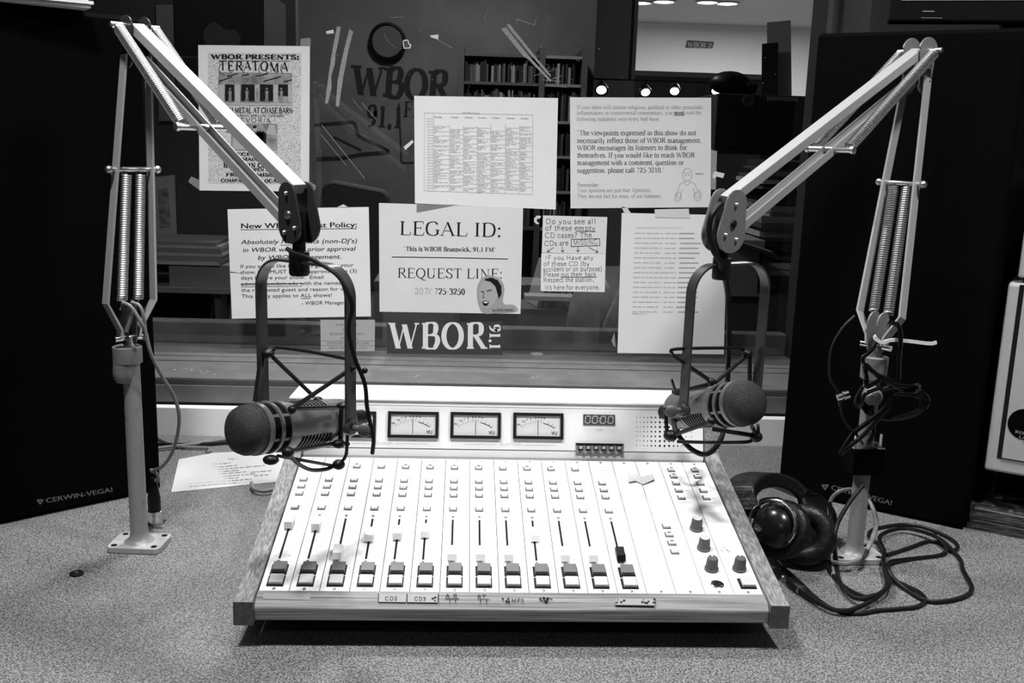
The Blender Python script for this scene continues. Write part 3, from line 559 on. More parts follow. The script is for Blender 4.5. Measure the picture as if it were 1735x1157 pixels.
zl = at(930, 520, 2.95)[2]; slab('low_rack', 'dark low rack behind the glass under the leaning cases', 'rack', at(880, 520, 2.95)[0], at(1010, 520, 2.95)[0], 2.92, 3.1, 0.0, zl-0.003, 'greyd')
slab('flat_folder', 'pale flat folder lying on the low rack', 'folder', at(888, 500, 2.9)[0], at(975, 500, 2.9)[0], 2.85, 2.915, at(930, 505, 2.9)[2], at(930, 498, 2.9)[2], 'greyl')
# office chair in front of the mural
cp = at(610, 345, 3.6); ch = thing('office_chair', 'dark office chair standing before the painted wall', 'chair', (cp[0], 3.7, 0))
zt = at(600, 306, 3.6)[2]; ol = hull(circle(-0.07, 0.16, 0.045, 16)+circle(0.085, 0.135, 0.045, 16)+circle(-0.13, -0.16, 0.03, 10)+circle(0.13, -0.16, 0.03, 10))
MB().plate(ol, (cp[0]-0.02, 3.6, zt-0.205), (1, 0, 0), (0, 0, 1), 0.05).build('backrest', 'greyd', ch, bevel=0.01); MB().box((cp[0], 3.83, 0.5), (0.44, 0.42, 0.07)).build('seat', 'greyd', ch, bevel=0.02)
MB().cyl((cp[0], 3.83, 0.08), (cp[0], 3.83, 0.465), 0.025).build('column', 'black', ch); MB().bar((cp[0], 3.65, 0.5), (cp[0], 3.63, zt-0.3), (0, 1, 0), 0.02, 0.05).build('back_post', 'black', ch)
for k in range(5): a_ = 2*math.pi*k/5; MB().bar((cp[0], 3.83, 0.09), (cp[0]+0.26*math.cos(a_), 3.83+0.26*math.sin(a_), 0.045), (0, 0, 1), 0.03, 0.04).build('foot', 'black', ch)
# ------------------------------------------------------------------ mixing console
def share(mb, name, m):
    o = mb.build(name, m, None); me = o.data; bpy.data.objects.remove(o); return me
MWID, ML, SL, CYAW = 0.0330712, 0.3031495, 0.1848003, -0.0095564
CO = np.array([0.0532818, 1.0259230, CZ-0.4954073])      # middle of the module front edge
PZ = CO[2]-ZD
con = thing('mixing_console', 'white broadcast mixing console with oak side cheeks and four meters', 'console', (CO[0], CO[1], ZD), -CYAW)
cs, sn = math.cos(SL), math.sin(SL)
def PL(u, v, h=0.0): return np.array([u, v*cs-h*sn, PZ+v*sn+h*cs])       # console-local point on the sloped panel
PAX = np.array([math.cos(CYAW), -math.sin(CYAW), 0]); PAY = np.array([math.sin(CYAW)*cs, math.cos(CYAW)*cs, sn]); PN = np.cross(PAX, PAY)
def pan(x, y):                                # measured point -> (u, v) on the panel
    P = onplane(x, y, CO, PN)-CO; return float(P@PAX), float(P@PAY)
HW = 8.5*MWID
BF0 = np.array([0, 0.3085, 0.1165]); BF1 = np.array([0, 0.331, 0.182]); BR1 = np.array([0, 0.425, 0.1765])
# black under-body
prof = [(0.03, 0.012), (0.40, 0.012), (0.415, 0.10), (0.03, PZ-0.006)]
MB().plate([(y, z) for y, z in prof], (0, 0, 0), (0, 1, 0), (0, 0, 1), 2*HW).build('base', 'black', con, local=True)
for x in (-0.24, 0.24):
    for y in (0.05, 0.38): MB().lathe((x, y, 0), (0, 0, 1), [(0, 0.012), (0.0118, 0.013)], 16).build('foot', 'rubber', con, local=True)
# oak cheeks and front rail
for s in (-1, 1):
    fr = -0.0255
    ol = [(fr*cs, PZ+fr*sn-0.023), (0.02, PZ-0.024), (0.10, 0.012), (0.43, 0.012), (0.43, BR1[2]+0.001), (BF1[1]-0.001, BF1[2]+0.0015), (BF0[1]-0.001, BF0[2]+0.004), (ML*cs, PZ+ML*sn+0.0045), (fr*cs, PZ+fr*sn+0.0045)]
    MB().plate(ol, (s*(HW+0.0112), 0, 0), (0, 1, 0), (0, 0, 1), 0.0208).build('side_cheek', 'wood', con, local=True, bevel=0.0012)
    a = PL(s*(HW+0.0112), fr); MB().bx(a[0]-0.0106, a[0]+0.0106, a[1]-0.0008, a[1]-0.0001, a[2]-0.0226, a[2]+0.0042).build('end_grain', 'woodend', con, local=True)
ol = [(-0.0002, PZ+0.0016), (-0.017*cs, PZ-0.017*sn+0.0006), (-0.0235, PZ-0.0085), (-0.0235, PZ-0.0225), (0.02, PZ-0.0225), (0.02, PZ-0.008), (-0.0002, PZ-0.0045)]
MB().plate(ol, (0, 0, 0), (0, 1, 0), (0, 0, 1), 2*HW+0.001).build('front_rail', 'woodx', con, local=True, bevel=0.0012)
# meter bridge
e = BF1-BF0; FL = np.linalg.norm(e); FE = e/FL; FN = np.array([0, -FE[2], FE[1]])
prof = [(0.3067, BF0[2]-0.02), (0.3067, 0.1112), (BF1[1], BF1[2]), (BF1[1]+0.002, BF1[2]+0.0008), (BR1[1], BR1[2]), (BR1[1], 0.012), (BF0[1]+0.02, 0.012)]
MB().plate(prof, (0, 0, 0), (0, 1, 0), (0, 0, 1), 2*HW-0.0005).build('meter_bridge', 'panel', con, local=True, bevel=0.001)
MB().frame((BF1+BR1)/2+np.array([0, 0.0015, 0.0030]), (1, 0, 0), nrm(BR1-BF1), nrm(np.cross((1, 0, 0), BR1-BF1)), 2*HW+0.0435, np.linalg.norm(BR1-BF1)+0.008, 0.0032).build('bridge_top', 'panel', con, local=True, bevel=0.001)
WMI = WM[con.name].inverted(); WMC = WM[con.name]
FNw = np.array(WMC.to_3x3() @ Vector(FN)); F0w = np.array(WMC @ Vector(BF0))
def fac(x, y):                                # measured point -> (u, t) on the bridge face
    P = WMI @ Vector(onplane(x, y, F0w, FNw)); P = np.array(P)-BF0; return float(P[0]), float(P@FE)
def FP(u, t, h=0.0): return BF0+np.array([u, 0, 0])+FE*t+FN*h
def fbox(mb, u0, u1, t0, t1, h0, h1): return mb.frame(FP((u0+u1)/2, (t0+t1)/2, (h0+h1)/2), (1, 0, 0), FE, FN, u1-u0, t1-t0, h1-h0)
# ledge between modules and bridge, raised meter panel
tt0 = fac(800, 761)[1]; tt1 = fac(800, 690)[1]
fbox(MB(), -HW+0.001, HW-0.001, tt0, tt1, 0.0002, 0.0012).build('meter_panel', 'panel', con, local=True, bevel=0.0004)
for t in (tt0-0.0004, tt1+0.0004): fbox(MB(), -HW+0.001, HW-0.001, t-0.00035, t+0.00035, 0.0, 0.0004).build('panel_seam', 'panelgap', con, local=True)
mw_, mh_ = [], []
rndm = random.Random(2)
for i, (x0, y0, x1, y1) in enumerate(((551, 697, 637, 741), (657.5, 697.5, 743, 742), (763, 699, 848.6, 742.8), (869, 700, 954.5, 743.8))):
    u0, t1 = fac(x0, y0); u1, t0 = fac(x1, y1); uc, tc = (u0+u1)/2, (t0+t1)/2; w, h = 0.0706, abs(fac(700, 697.5)[1]-fac(700, 742)[1])
    bz = 0.0042
    # meter-local frame uses the same axes as the console
    def mf(u, t, hh=0.0): return np.array([u, 0, 0])+FE*t+FN*hh
    fr = MB()
    for (a0, a1, b0, b1) in ((-w/2, w/2, h/2-bz, h/2), (-w/2, w/2, -h/2, -h/2+bz), (-w/2, -w/2+bz, -h/2+bz, h/2-bz), (w/2-bz, w/2, -h/2+bz, h/2-bz)):
        fr.frame(mf((a0+a1)/2, (b0+b1)/2, 0.002), (1, 0, 0), FE, FN, a1-a0, b1-b0, 0.004)
    vm = link('vu_meter', share(fr, 'vu_meter', 'black'), con, tuple(FP(uc, tc, 0.0013)))
    MB().frame(mf(0, 0, 0.0008), (1, 0, 0), FE, FN, w-2*bz, h-2*bz, 0.0012).build('dial', 'paper2', vm, local=True)
    pr = Print(lambda a, b: mf(a, b, 0.0016), True); cx, cy, R0 = 0, -0.034, 0.0385
    def arcp(a, r): return (cx+r*math.sin(a), cy+r*math.cos(a))
    for k, a in enumerate(np.linspace(-0.62, 0.18, 10)):
        pr.line([arcp(a, R0), arcp(a, R0+(0.0045 if k % 2 == 0 else 0.003))], 0.0004)
    for k, (a, s_) in enumerate(((-0.68, '20'), (-0.5, '10'), (-0.37, '7'), (-0.25, '5'), (-0.1, '3'), (0.0, '2'), (0.09, '1'), (0.2, '0'))):
        q = arcp(a, R0+0.006); pr.text(s_, (q[0]-0.0012*len(s_), q[1]), (q[0]+0.0012*len(s_), q[1]), 0.0024, font_text(s_, 0.02))
    for a0 in np.linspace(0.2, 0.58, 8): pr.line([arcp(a0, R0), arcp(a0+0.0475, R0)], 0.0011)
    for a in (0.35, 0.5, 0.62): pr.line([arcp(a, R0), arcp(a, R0+0.004)], 0.0004)
    pr.text('VU', (0.0185, -0.0120), (0.0265, -0.0120), 0.0050, font_text('VU', 0.025)); pr.build('scale_marks', 'ink', vm, local=True)
    na = (-0.02, -0.02, 0.0, -0.01)[i]; MB().bar(mf(*arcp(na, 0.0215), 0.0022), mf(*arcp(na, R0+0.004), 0.0022), FN, 0.0003, 0.0005).build('needle', 'ink', vm, local=True)
    MB().frame(mf(0, 0, 0.0033), (1, 0, 0), FE, FN, w-2*bz, h-2*bz, 0.0004).build('cover_glass', 'cover', vm, local=True)
pr = Print(lambda x, y: tuple(FP(*fac(x, y), 0.0014)))
pr.text('PROGRAM', (632, 753), (665, 753.5), 5, font_text('PROGRAM')).text('AUDITION', (846, 755), (884, 755.5), 5, font_text('AUDITION')).text('TIMER', (1008, 730.5), (1021, 730.7), 4, font_text('TIMER'))
for a, b, y in ((596, 628, 751), (670, 725, 751.5), (694, 705, 746), (786, 842, 752.5), (888, 940, 754)): pr.line([(a, y), (b, y+0.4)], 0.9)
pr.build('panel_print', 'faint_ink', con, local=True)
# timer
u0, t1 = fac(988, 702); u1, t0 = fac(1041.5, 720.5)
w, h = u1-u0, t1-t0
def mf(u, t, hh=0.0): return np.array([u, 0, 0])+FE*t+FN*hh
td = link('timer_display', share(MB().frame(mf(0, 0, 0.0008), (1, 0, 0), FE, FN, w, h, 0.0016), 'timer_display', 'display'), con, tuple(FP((u0+u1)/2, (t0+t1)/2, 0.0012)))
for k, xx in enumerate((-0.36, -0.135, 0.12, 0.36)):
    pr = Print(lambda a, b: mf(a, b, 0.0018)); gx, gw, gh = xx*w, w*0.075, h*0.33; sk = 0.0011
    for p0, p1 in (((-1, -1), (-1, 0)), ((-1, 0), (-1, 1)), ((1, -1), (1, 0)), ((1, 0), (1, 1)), ((-1, 1), (1, 1)), ((-1, -1), (1, -1))):
        d = 0.1; q0 = np.array(p0)*1.0; q1 = np.array(p1)*1.0; q0, q1 = q0+(q1-q0)*d, q1-(q1-q0)*d
        pr.line([(gx+q0[0]*gw+q0[1]*sk*0.5, q0[1]*gh), (gx+q1[0]*gw+q1[1]*sk*0.5, q1[1]*gh)], 0.0013)
    if k == 1: pr.poly([(gx+gw+0.0022, -gh*0.55), (gx+gw+0.0034, -gh*0.55), (gx+gw+0.0034, -gh*0.2), (gx+gw+0.0022, -gh*0.2)]); pr.poly([(gx+gw+0.0026, gh*0.2), (gx+gw+0.0038, gh*0.2), (gx+gw+0.0038, gh*0.55), (gx+gw+0.0026, gh*0.55)])
    pr.build('digit', 'digit', td, local=True)
u0, t1 = fac(975, 750.5); u1, t0 = fac(1055.5, 769.2)
w, h = u1-u0, t1-t0
tb = link('timer_button_plate', share(MB().frame(mf(0, 0, 0.0008), (1, 0, 0), FE, FN, w, h, 0.0016), 'timer_button_plate', 'grey'), con, tuple(FP((u0+u1)/2, (t0+t1)/2, 0.0012)))
MB().frame(mf(0, h*0.42, 0.0012), (1, 0, 0), FE, FN, w, h*0.16, 0.0028).build('plate_lip', 'black', tb, local=True)
for k in range(6):
    q = (k-2.5)*w*0.161; MB().frame(mf(q, 0.0006, 0.0025), (1, 0, 0), FE, FN, 0.0056, 0.0064, 0.005).build('button_well', 'black', tb, local=True)
    MB().frame(mf(q, 0.0009, 0.0055), (1, 0, 0), FE, FN, 0.0042, 0.004, 0.006).build('button', 'btn_off', tb, local=True, bevel=0.0005)
pr = Print(lambda a, b: mf(a, b, 0.0018), True); pr.line([(-0.4*w, -h*0.37), (-0.12*w, -h*0.37)], 0.0006).line([(0.12*w, -h*0.37), (0.4*w, -h*0.37)], 0.0006); pr.text('TIMER', (-0.1*w, -h*0.42), (0.1*w, -h*0.42), 0.0018, font_text('TIMER')); pr.build('plate_print', 'whiteprint', tb, local=True)
# loudspeaker perforation in the bridge face
cols = [1078.5, 1084.5, 1090.7, 1096.8, 1103.3, 1110.2, 1117.7, 1125.6, 1133.3, 1141, 1148, 1154.6, 1162, 1171]
dia = [1.5, 1.5, 1.9, 2.0, 2.8, 2.8, 3.7, 3.8, 3.8, 3.0, 2.8, 2.1, 1.7, 1.6]
hm = {}
mbh = MB()
for ri in range(7):
    y = 707+ri*7.95
    for cx_, dm in zip(cols, dia):
        u, t = fac(cx_, y+0.012*(cx_-1078)); mbh.plate(circle(0, 0, dm/2/1215, 10), FP(u, t, 0.0013), (1, 0, 0), FE, 0.0002)
mbh.build('speaker_holes', 'black', con, local=True)['kind'] = 'stuff'
# channel modules
mod_me = share(MB().bx(-MWID/2+0.0005, MWID/2-0.0005, 0.0006, ML, -0.002, 0.0), 'module_panel', 'panel')
b_me = share(MB().bx(-0.0038, 0.0038, -0.0038, 0.0038, 0.0, 0.0035), 'push_button', 'btn')
bd_me = share(MB().bx(-0.0024, 0.0024, -0.0010, 0.0020, 0.0035, 0.0038), 'button_lens', 'btnlit')
bw_me = share(MB().bx(-0.0052, 0.0052, -0.0053, 0.0053, 0.00005, 0.0004), 'button_gap', 'knob')
sl_me = share(MB().bx(-0.0013, 0.0013, 0.0622, 0.1484, 0.00005, 0.0003), 'fader_slot', 'ink')
rg_me = share(MB().lathe((0, 0, 0), (0, 0, 1), [(0, 0.0019), (0.0009, 0.0018), (0.0011, 0.0009), (0.0004, 0.0008)], 14), 'led_ring', 'grey')
sc_me = share(MB().lathe((0, 0, 0), (0, 0, 1), [(0, 0.0021), (0.0008, 0.0019), (0.0011, 0.001)], 14), 'screw', 'screw')
kw_me = share(MB().bx(-0.0094, 0.0094, -0.0099, 0.0099, 0.00005, 0.0006), 'key_well', 'black')
ko_me = share(MB().bx(-0.0076, 0.0076, -0.0080, 0.0080, 0.0004, 0.0060), 'on_key', 'btn_on')
kf_me = share(MB().bx(-0.0076, 0.0076, -0.0080, 0.0080, 0.0004, 0.0045), 'off_key', 'btn_off')
def fadermesh(name, m):
    mb = MB(); hw = 0.0051
    ol = [(-0.0120, 0.0025), (-0.0085, 0.0100), (-0.0012, 0.0092), (0.0012, 0.0092), (0.0085, 0.0104), (0.0120, 0.0035)]
    mb.plate(ol, (0, 0, 0), (0, 1, 0), (0, 0, 1), 2*hw); mb.bx(-0.0008, 0.0008, -0.003, 0.003, 0.0004, 0.0036); return share(mb, name, m)
fd_me = fadermesh('fader_cap', 'fader'); fk_me = fadermesh('fader_cap_dark', 'black')
def knobmesh(name, m):
    vs = []; n = 32; prof = [(0.0, 0.0082), (0.0025, 0.0082), (0.003, 0.0074), (0.0150, 0.0064), (0.0162, 0.0056)]; mb = MB()
    for i, (t, r) in enumerate(prof):
        for k in range(n): a = 2*math.pi*k/n; q = r*(1.0 if (k % 2 or i in (0, 1, 4)) else 0.93); vs.append((q*math.cos(a), q*math.sin(a), t))
    fs = [(i*n+k, i*n+(k+1) % n, (i+1)*n+(k+1) % n, (i+1)*n+k) for i in range(4) for k in range(n)]+[tuple(4*n+k for k in range(n))]
    mb.add(vs, fs); return share(mb, name, m)
kn_me = knobmesh('rotary_knob', 'knob'); kb_me = knobmesh('rotary_knob_dark', 'greyd'); kt_me = share(MB().lathe((0, 0, 0.01635), (0, 0, 1), [(0, 0.0056), (0.0002, 0.0054)], 20), 'knob_cap', 'greyl')
kp_me = share(MB().bx(-0.0005, 0.0005, 0.0012, 0.0054, 0.0165, 0.0170), 'pointer', 'whiteprint')
fpos = [0.1325, 0.129, 0.069, 0.1064, 0.111, 0.1156, 0.069, 0.069, 0.069, 0.110, 0.069, 0.069, 0.070]
xb = -0.0045
rndp = random.Random(9)
for mi in range(17):
    u = (mi-8)*MWID
    M_ = link('channel_module', mod_me, con, tuple(PL(u, 0.0, 0.0)), (SL, 0, 0), bevel=0)
    def sub(name, me, x, v, bevel=0): return link(name, me, M_, (x, v, 0), (0, 0, 0), bevel=bevel)
    sub('screw', sc_me, -0.0002, 0.2983); sub('screw', sc_me, -0.0004, 0.0042)
    prf = Print(lambda a, b: (a, b, 0.00012), True); dk = Print(lambda a, b: (a, b, 0.00012))
    def button(x, v, lit=None):
        sub('button_gap', bw_me, x, v); sub('push_button', b_me, x, v, 0.0006)
        if lit: sub('button_lens', bd_me, x, v)
        prf.line([(x+0.0062, v), (x+0.0118, v)], 0.0011)
    if mi < 13:
        if 2 <= mi <= 11: button(xb, 0.2785, mi not in (3, 8, 11))
        for v in (0.242, 0.2242, 0.2062): button(xb, v)
        button(xb, 0.1725)
        sub('led_ring', rg_me, xb, 0.1547); sub('led_ring', rg_me, xb, 0.0570); sub('fader_slot', sl_me, xb, 0)
        sub('fader_cap', fk_me if mi == 12 else fd_me, xb, fpos[mi], 0.0006)
        sub('key_well', kw_me, -0.0006, 0.0402); sub('on_key', ko_me, -0.0002, 0.0412, 0.0008); sub('key_well', kw_me, -0.0006, 0.0186); sub('off_key', kf_me, -0.0002, 0.0192, 0.0008)
        prf.text('ON', (0.0105, 0.0470), (0.0105, 0.0410), 0.0018, font_text('ON')); prf.text('OFF', (0.0105, 0.0245), (0.0105, 0.0165), 0.0018, font_text('OFF'))
        prf.line([(xb-0.005, 0.193), (xb+0.009, 0.193)], 0.0012)
        for k in range(9):
            v = 0.068+k*0.0098; prf.line([(xb+0.0035, v), (xb+0.0075, v)], 0.0004); prf.line([(xb-0.0075, v), (xb-0.0035, v)], 0.0004)
            if k % 2 == 0: prf.line([(xb+0.009, v), (xb+0.012, v)], 0.0011)
        if mi == 12:
            for k in range(4): prf.line([(-0.009, 0.284-k*0.006), (0.011, 0.284-k*0.006)], 0.0012)
        if mi == 9:
            for k in range(2): dk.line([(-0.004, 0.2565-k*0.004), (0.002, 0.2562-k*0.004)], 0.0012)
    elif mi == 14:
        for k, v in enumerate((0.138, 0.1195, 0.1013, 0.083)): button(-0.0028, v, k in (1, 2))
        prf.line([(-0.010, 0.150), (0.004, 0.150)], 0.0012)
    elif mi in (15, 16):
        for k, v in enumerate((0.2805, 0.263, 0.2447, 0.226, 0.2077)): button(-0.003, v, k < 2)
        prf.line([(-0.008, 0.196), (0.008, 0.196)], 0.0014)
        for v in ((0.1331, 0.0902, 0.0482) if mi == 15 else (0.0487,)):
            dkk = v < 0.06; link('rotary_knob', kb_me if dkk else kn_me, M_, (0.0008, v, 0), (0, 0, 0.15)); link('knob_pointer', kp_me, M_, (0.0008, v, 0), (0, 0, 0.15))
            if not dkk: link('knob_cap', kt_me, M_, (0.0008, v, 0))
            prf.line([(-0.006, v-0.013), (0.007, v-0.013)], 0.0012)
            for a in np.linspace(-0.6, math.pi+0.6, 9): prf.line([(0.0008+0.0105*math.cos(a), v+0.0105*math.sin(a)), (0.0008+0.0118*math.cos(a), v+0.0118*math.sin(a))], 0.0005)
        if mi == 15:
            sub('jack_ring', share(MB().lathe((0, 0, 0), (0, 0, 1), [(0, 0.0078), (0.0008, 0.0078), (0.0016, 0.0062), (0.0016, 0.0042), (0.0003, 0.004)], 24), 'jack_ring', 'chrome'), 0.0008, 0.0187)
            sub('jack_hole', share(MB().lathe((0, 0, 0.0002), (0, 0, 1), [(0, 0.0042), (0.0003, 0.0042)], 20), 'jack_hole', 'black'), 0.0008, 0.0187)
        else:
            sub('key_well', kw_me, 0.0026, 0.0205); sub('off_key', kf_me, 0.0034, 0.0215, 0.0008)
            for k in range(9): x, v = rndp.uniform(-0.012, -0.001), rndp.uniform(0.084, 0.093); r = rndp.uniform(0.0006, 0.0022); dk.poly([(x-r, v), (x, v-r*0.7), (x+r, v+r*0.2), (x, v+r)])
            dk.poly(circle(0.0135, 0.103, 0.0011, 8))
    if prf.mb.v: prf.build('panel_print', 'faint_ink', M_, local=True)
    if dk.mb.v: dk.build('scuff_mark', 'grey_ink', M_, local=True)
# seams show dark between the modules
MB().frame((PL(0, 0, -0.003)+PL(0, ML, -0.003))/2, (1, 0, 0), (0, cs, sn), (0, -sn, cs), 2*HW, ML, 0.0012).build('chassis', 'panelgap', con, local=True)
for x in (-HW+0.012, 0.02, HW-0.012): q = FP(x, 0.006, 0); link('screw', sc_me, con, tuple(q), (math.pi/2-0.33, 0, 0))
# hand-lettered tape strips on the rail
def railp(x, y): u, v = pan(x, y); return tuple(PL(u, v, 0.0024+0.00012))
def tape(mb_name, q, m, h=0.0013): 
    P = [PL(*pan(x, y), h) for x, y in q]; mb = MB(); mb.add(P+[p-np.array([0, 0, 0.0008]) for p in P], [(0, 1, 2, 3), (7, 6, 5, 4)]+[(i, i+4, (i+1) % 4+4, (i+1) % 4) for i in range(4)]); return mb.build(mb_name, m, con, local=True)
def lab(x0, x1, y, txts):
    tape('label_tape', [(x0, y), (x1, y+0.4), (x1-0.5, y+14.5), (x0-1, y+14)], 'railtape')
lab(642.5, 688, 1007, 0); lab(690.5, 741, 1007.5, 0); tape('label_tape', [(448, 1004.5), (527, 1006), (525, 1018), (445, 1016)], 'railtape'); tape('label_tape', [(1044, 1015), (1108, 1016), (1110, 1027), (1042, 1026)], 'railtape')
pr = Print(lambda x, y: tuple(PL(*pan(x, y), 0.0021)))
hand = lambda t: stroke_text(t, 0.085, 0.075, 0, 0.06, 0.03, 1.05)
for t, x0, x1, y in (('CD2', 652, 674, 1019), ('CD3', 702, 722, 1019.5), ('A R', 754, 776, 1014.5), ('TT', 758, 777, 1022), ('RT', 808, 824, 1016), ('TT', 810, 830, 1023), ('MP3', 866, 888, 1022)): pr.text(t, (x0, y), (x1, y+0.3), 6.0, hand(t))
pr.line([(641.5, 1008), (641, 1021)], 1.2).line([(690, 1008), (689.5, 1022)], 1.4).line([(743, 1008), (742.5, 1023)], 1.4).line([(754, 1016), (778, 1016.5)], 1)
rr = random.Random(4)
for cx_, cy_, n in ((856, 1019, 10), (921, 1018, 16), (928, 1018, 12), (738, 1016, 5), (1050, 1020, 5), (1090, 1021, 6), (1103, 1020, 8)):
    for k in range(n): x, y = cx_+rr.uniform(-7, 7), cy_+rr.uniform(-3.5, 3.5); r = rr.uniform(0.8, 2.4); pr.poly([(x-r, y), (x, y+r*0.8), (x+r*1.4, y), (x, y-r*0.7)])
pr.build('hand_lettering', 'ink', con, local=True)
# loose folded scrap of paper taped over the blank module
q = [(1062, 803), (1076, 806), (1088, 809), (1106, 806), (1108, 815), (1090, 822), (1077, 817), (1064, 820)]
sp = thing('paper_scrap', 'small folded white scrap taped on the blank console modules', 'paper', WMC @ Vector(PL(*pan(1085, 813), 0.001)))
mb = MB(); hs = (0.006, 0.003, 0.0015, 0.005, 0.004, 0.0015, 0.003, 0.0045); P = [np.array(WMC @ Vector(PL(*pan(x, y), h*0.6+0.0006))) for (x, y), h in zip(q, hs)]
mb.add(P+[p-np.array([0, 0, 0.0004]) for p in P], [(0, 1, 6, 7), (1, 2, 5, 6), (2, 3, 4, 5), (15, 14, 9, 8), (14, 13, 10, 9), (13, 12, 11, 10)]+[(i, i+8, (i+1) % 8+8, (i+1) % 8) for i in range(8)]); mb.build('folded_sheet', 'paper3', sp)
# ------------------------------------------------------------------ boom arms
def boom(side, label, base, top_z, F, T, E_, nn, end_mat, clampY):
    """F fork pivot, T top joint, E_ end joint, nn sideways direction of the arm (unit, horizontal, towards the camera)"""
    F, T, E_, nn = map(np.array, (F, T, E_, nn)); bx, by = base
    b = thing('boom_arm', label, 'boom arm', (bx, by, ZD))
    # base plate with rounded corners and riser
    rz = -0.06 if side < 0 else 0.05; c, s = math.cos(rz), math.sin(rz); X = np.array([c, s, 0]); Y = np.array([-s, c, 0])
    ol = hull([q for sx in (-1, 1) for sy in (-1, 1) for q in circle(sx*0.0275, sy*0.0195, 0.0075, 10)])
    pl = MB().plate(ol, (bx, by, ZD+0.0042), X, Y, 0.008).build('base_plate', 'pole', b, bevel=0.001)
    for sx in (-1, 1):
        for sy in (-1, 1): p = np.array([bx, by, ZD+0.0082])+X*sx*0.0265+Y*sy*0.019; MB().lathe(p, UP, [(0, 0.0040), (0.0004, 0.0040)], 14).build('screw_hole', 'black', pl)
    MB().lathe((bx, by, ZD+0.008), UP, [(0, 0.020), (0.002, 0.0165), (0.006, 0.0128), (0.014, 0.0112), (top_z-ZD-0.05, 0.0108), (top_z-ZD-0.008, 0.0108)], 28).build('riser', 'riser', b)
    return b, X, Y
def arms(b, F, T, E_, nn, end_mat, low_spread, up_sp=(0.5,), fork_up=0.05, n_low=None, ps=1.0):
    F, T, E_ = map(np.array, (F, T, E_)); n = np.array(nn); nl = np.array(n if n_low is None else n_low)
    du = nrm(E_-T)
    lo = nrm(T-F)
    Tl = T-UP*0.017                                    # lower bars end here
    for s in (-1, 1):                                  # two flat bars of the lower arm, bent in at the fork
        pts = [F+nl*s*0.0105, F+lo*0.012+nl*s*0.0125, F+lo*fork_up+nl*s*low_spread, Tl+nl*s*0.0155]
        MB().sweep(pts, nl, 0.0028, 0.0165).build('lower_bar', 'arm', b)
    pin = F+(Tl-F)*0.60
    MB().cyl(pin-nl*0.034, pin+nl*0.034, 0.0034, 12).build('cross_pin', 'steel', b)
    for s in (-1, 1): MB().sphere(pin+nl*s*0.031, 0.0052, 12, 8).build('pin_end', 'steel', b)
    for s in (-1, 1):
        q0 = F+lo*(fork_up+0.002)+nl*s*0.0105; q1 = pin-lo*0.006+nl*s*0.0092
        MB().spring(q0, q1, 0.0056, 56, 0.00135).build('spring', 'steel', b)
        MB().tube([q0-lo*0.012+nl*s*0.002, q0-lo*0.004, q0], 0.0012, 6).build('spring_hook', 'steel', b); MB().tube([q1, q1+lo*0.006], 0.0012, 6).build('spring_hook', 'steel', b)
    # top bracket: two peanut plates
    dh = nrm([du[0], du[1], 0])
    for s in (-1, 1):
        ol = hull(circle(0.0, 0.012, 0.0165, 20)); ol = []
        for k in range(40):
            a = 2*math.pi*k/40; r = 0.0160 if math.sin(a) > 0 else 0.0118; cy_ = 0.013 if math.sin(a) > 0 else -0.020; w = abs(math.cos(a))
            ol.append((ps*r*math.cos(a)*(0.82 if abs(math.sin(a)) < 0.2 else 1), ps*(cy_+r*math.sin(a))))
        MB().plate(ol, T+n*s*0.0118, -dh, UP, 0.0022).build('top_plate', 'plate' if end_mat == 'plate' else 'armd', b, bevel=0.0004)
        for zz, r in ((0.018, 0.0042), (-0.002, 0.0035), (-0.022, 0.004)): MB().lathe(T+n*s*0.013-dh*0.002+UP*zz, n*s, [(0, r), (0.003, r*0.9), (0.0045, r*0.5)], 10).build('bolt', 'steel' if zz else 'black', b)
    MB().cyl(T+UP*0.018-n*0.031, T+UP*0.018+n*0.031, 0.0033, 12).build('spring_pin', 'steel', b)
    # upper arm: two channels, one above the other
    u0, u1 = T+UP*0.016+dh*0.004, E_+UP*0.026; l0, l1 = T-UP*0.022+dh*0.010, E_-UP*0.015-dh*0.008
    MB().bar(u0, u1, n, 0.0175, 0.0120).build('upper_bar', 'arm', b, bevel=0.0008)
    mb = MB(); d = nrm(l1-l0); w = nrm(np.cross(d, n)); w = w if w[2] > 0 else -w        # open channel
    mb.bar(l0-w*0.0042, l1-w*0.0042, n, 0.0165, 0.0016)
    for s in (-1, 1): mb.bar(l0+n*s*0.0074, l1+n*s*0.0074, n, 0.0017, 0.0100)
    mb.build('lower_channel', 'arm', b)
    q = l0+(l1-l0)*up_sp[0]
    MB().cyl(q-n*0.031, q+n*0.031, 0.0040, 12).build('spring_pin', 'steel', b)
    for s in (-1, 1):
        MB().lathe(q+n*s*0.0305, n*s, [(0, 0.0052), (0.004, 0.0052), (0.005, 0.0035)], 10).build('pin_nut', 'steel', b)
        s0 = T+UP*0.018+n*s*0.0235; s1 = q+n*s*0.0240; dd = nrm(s1-s0)
        MB().spring(s0+dd*0.006, s1-dd*0.006, 0.0064, 54, 0.00145).build('spring', 'steel', b)
        for p in (s0, s1): MB().tube([p+dd*0.007*(1 if p is s0 else -1), p], 0.0013, 6).build('spring_hook', 'steel', b)
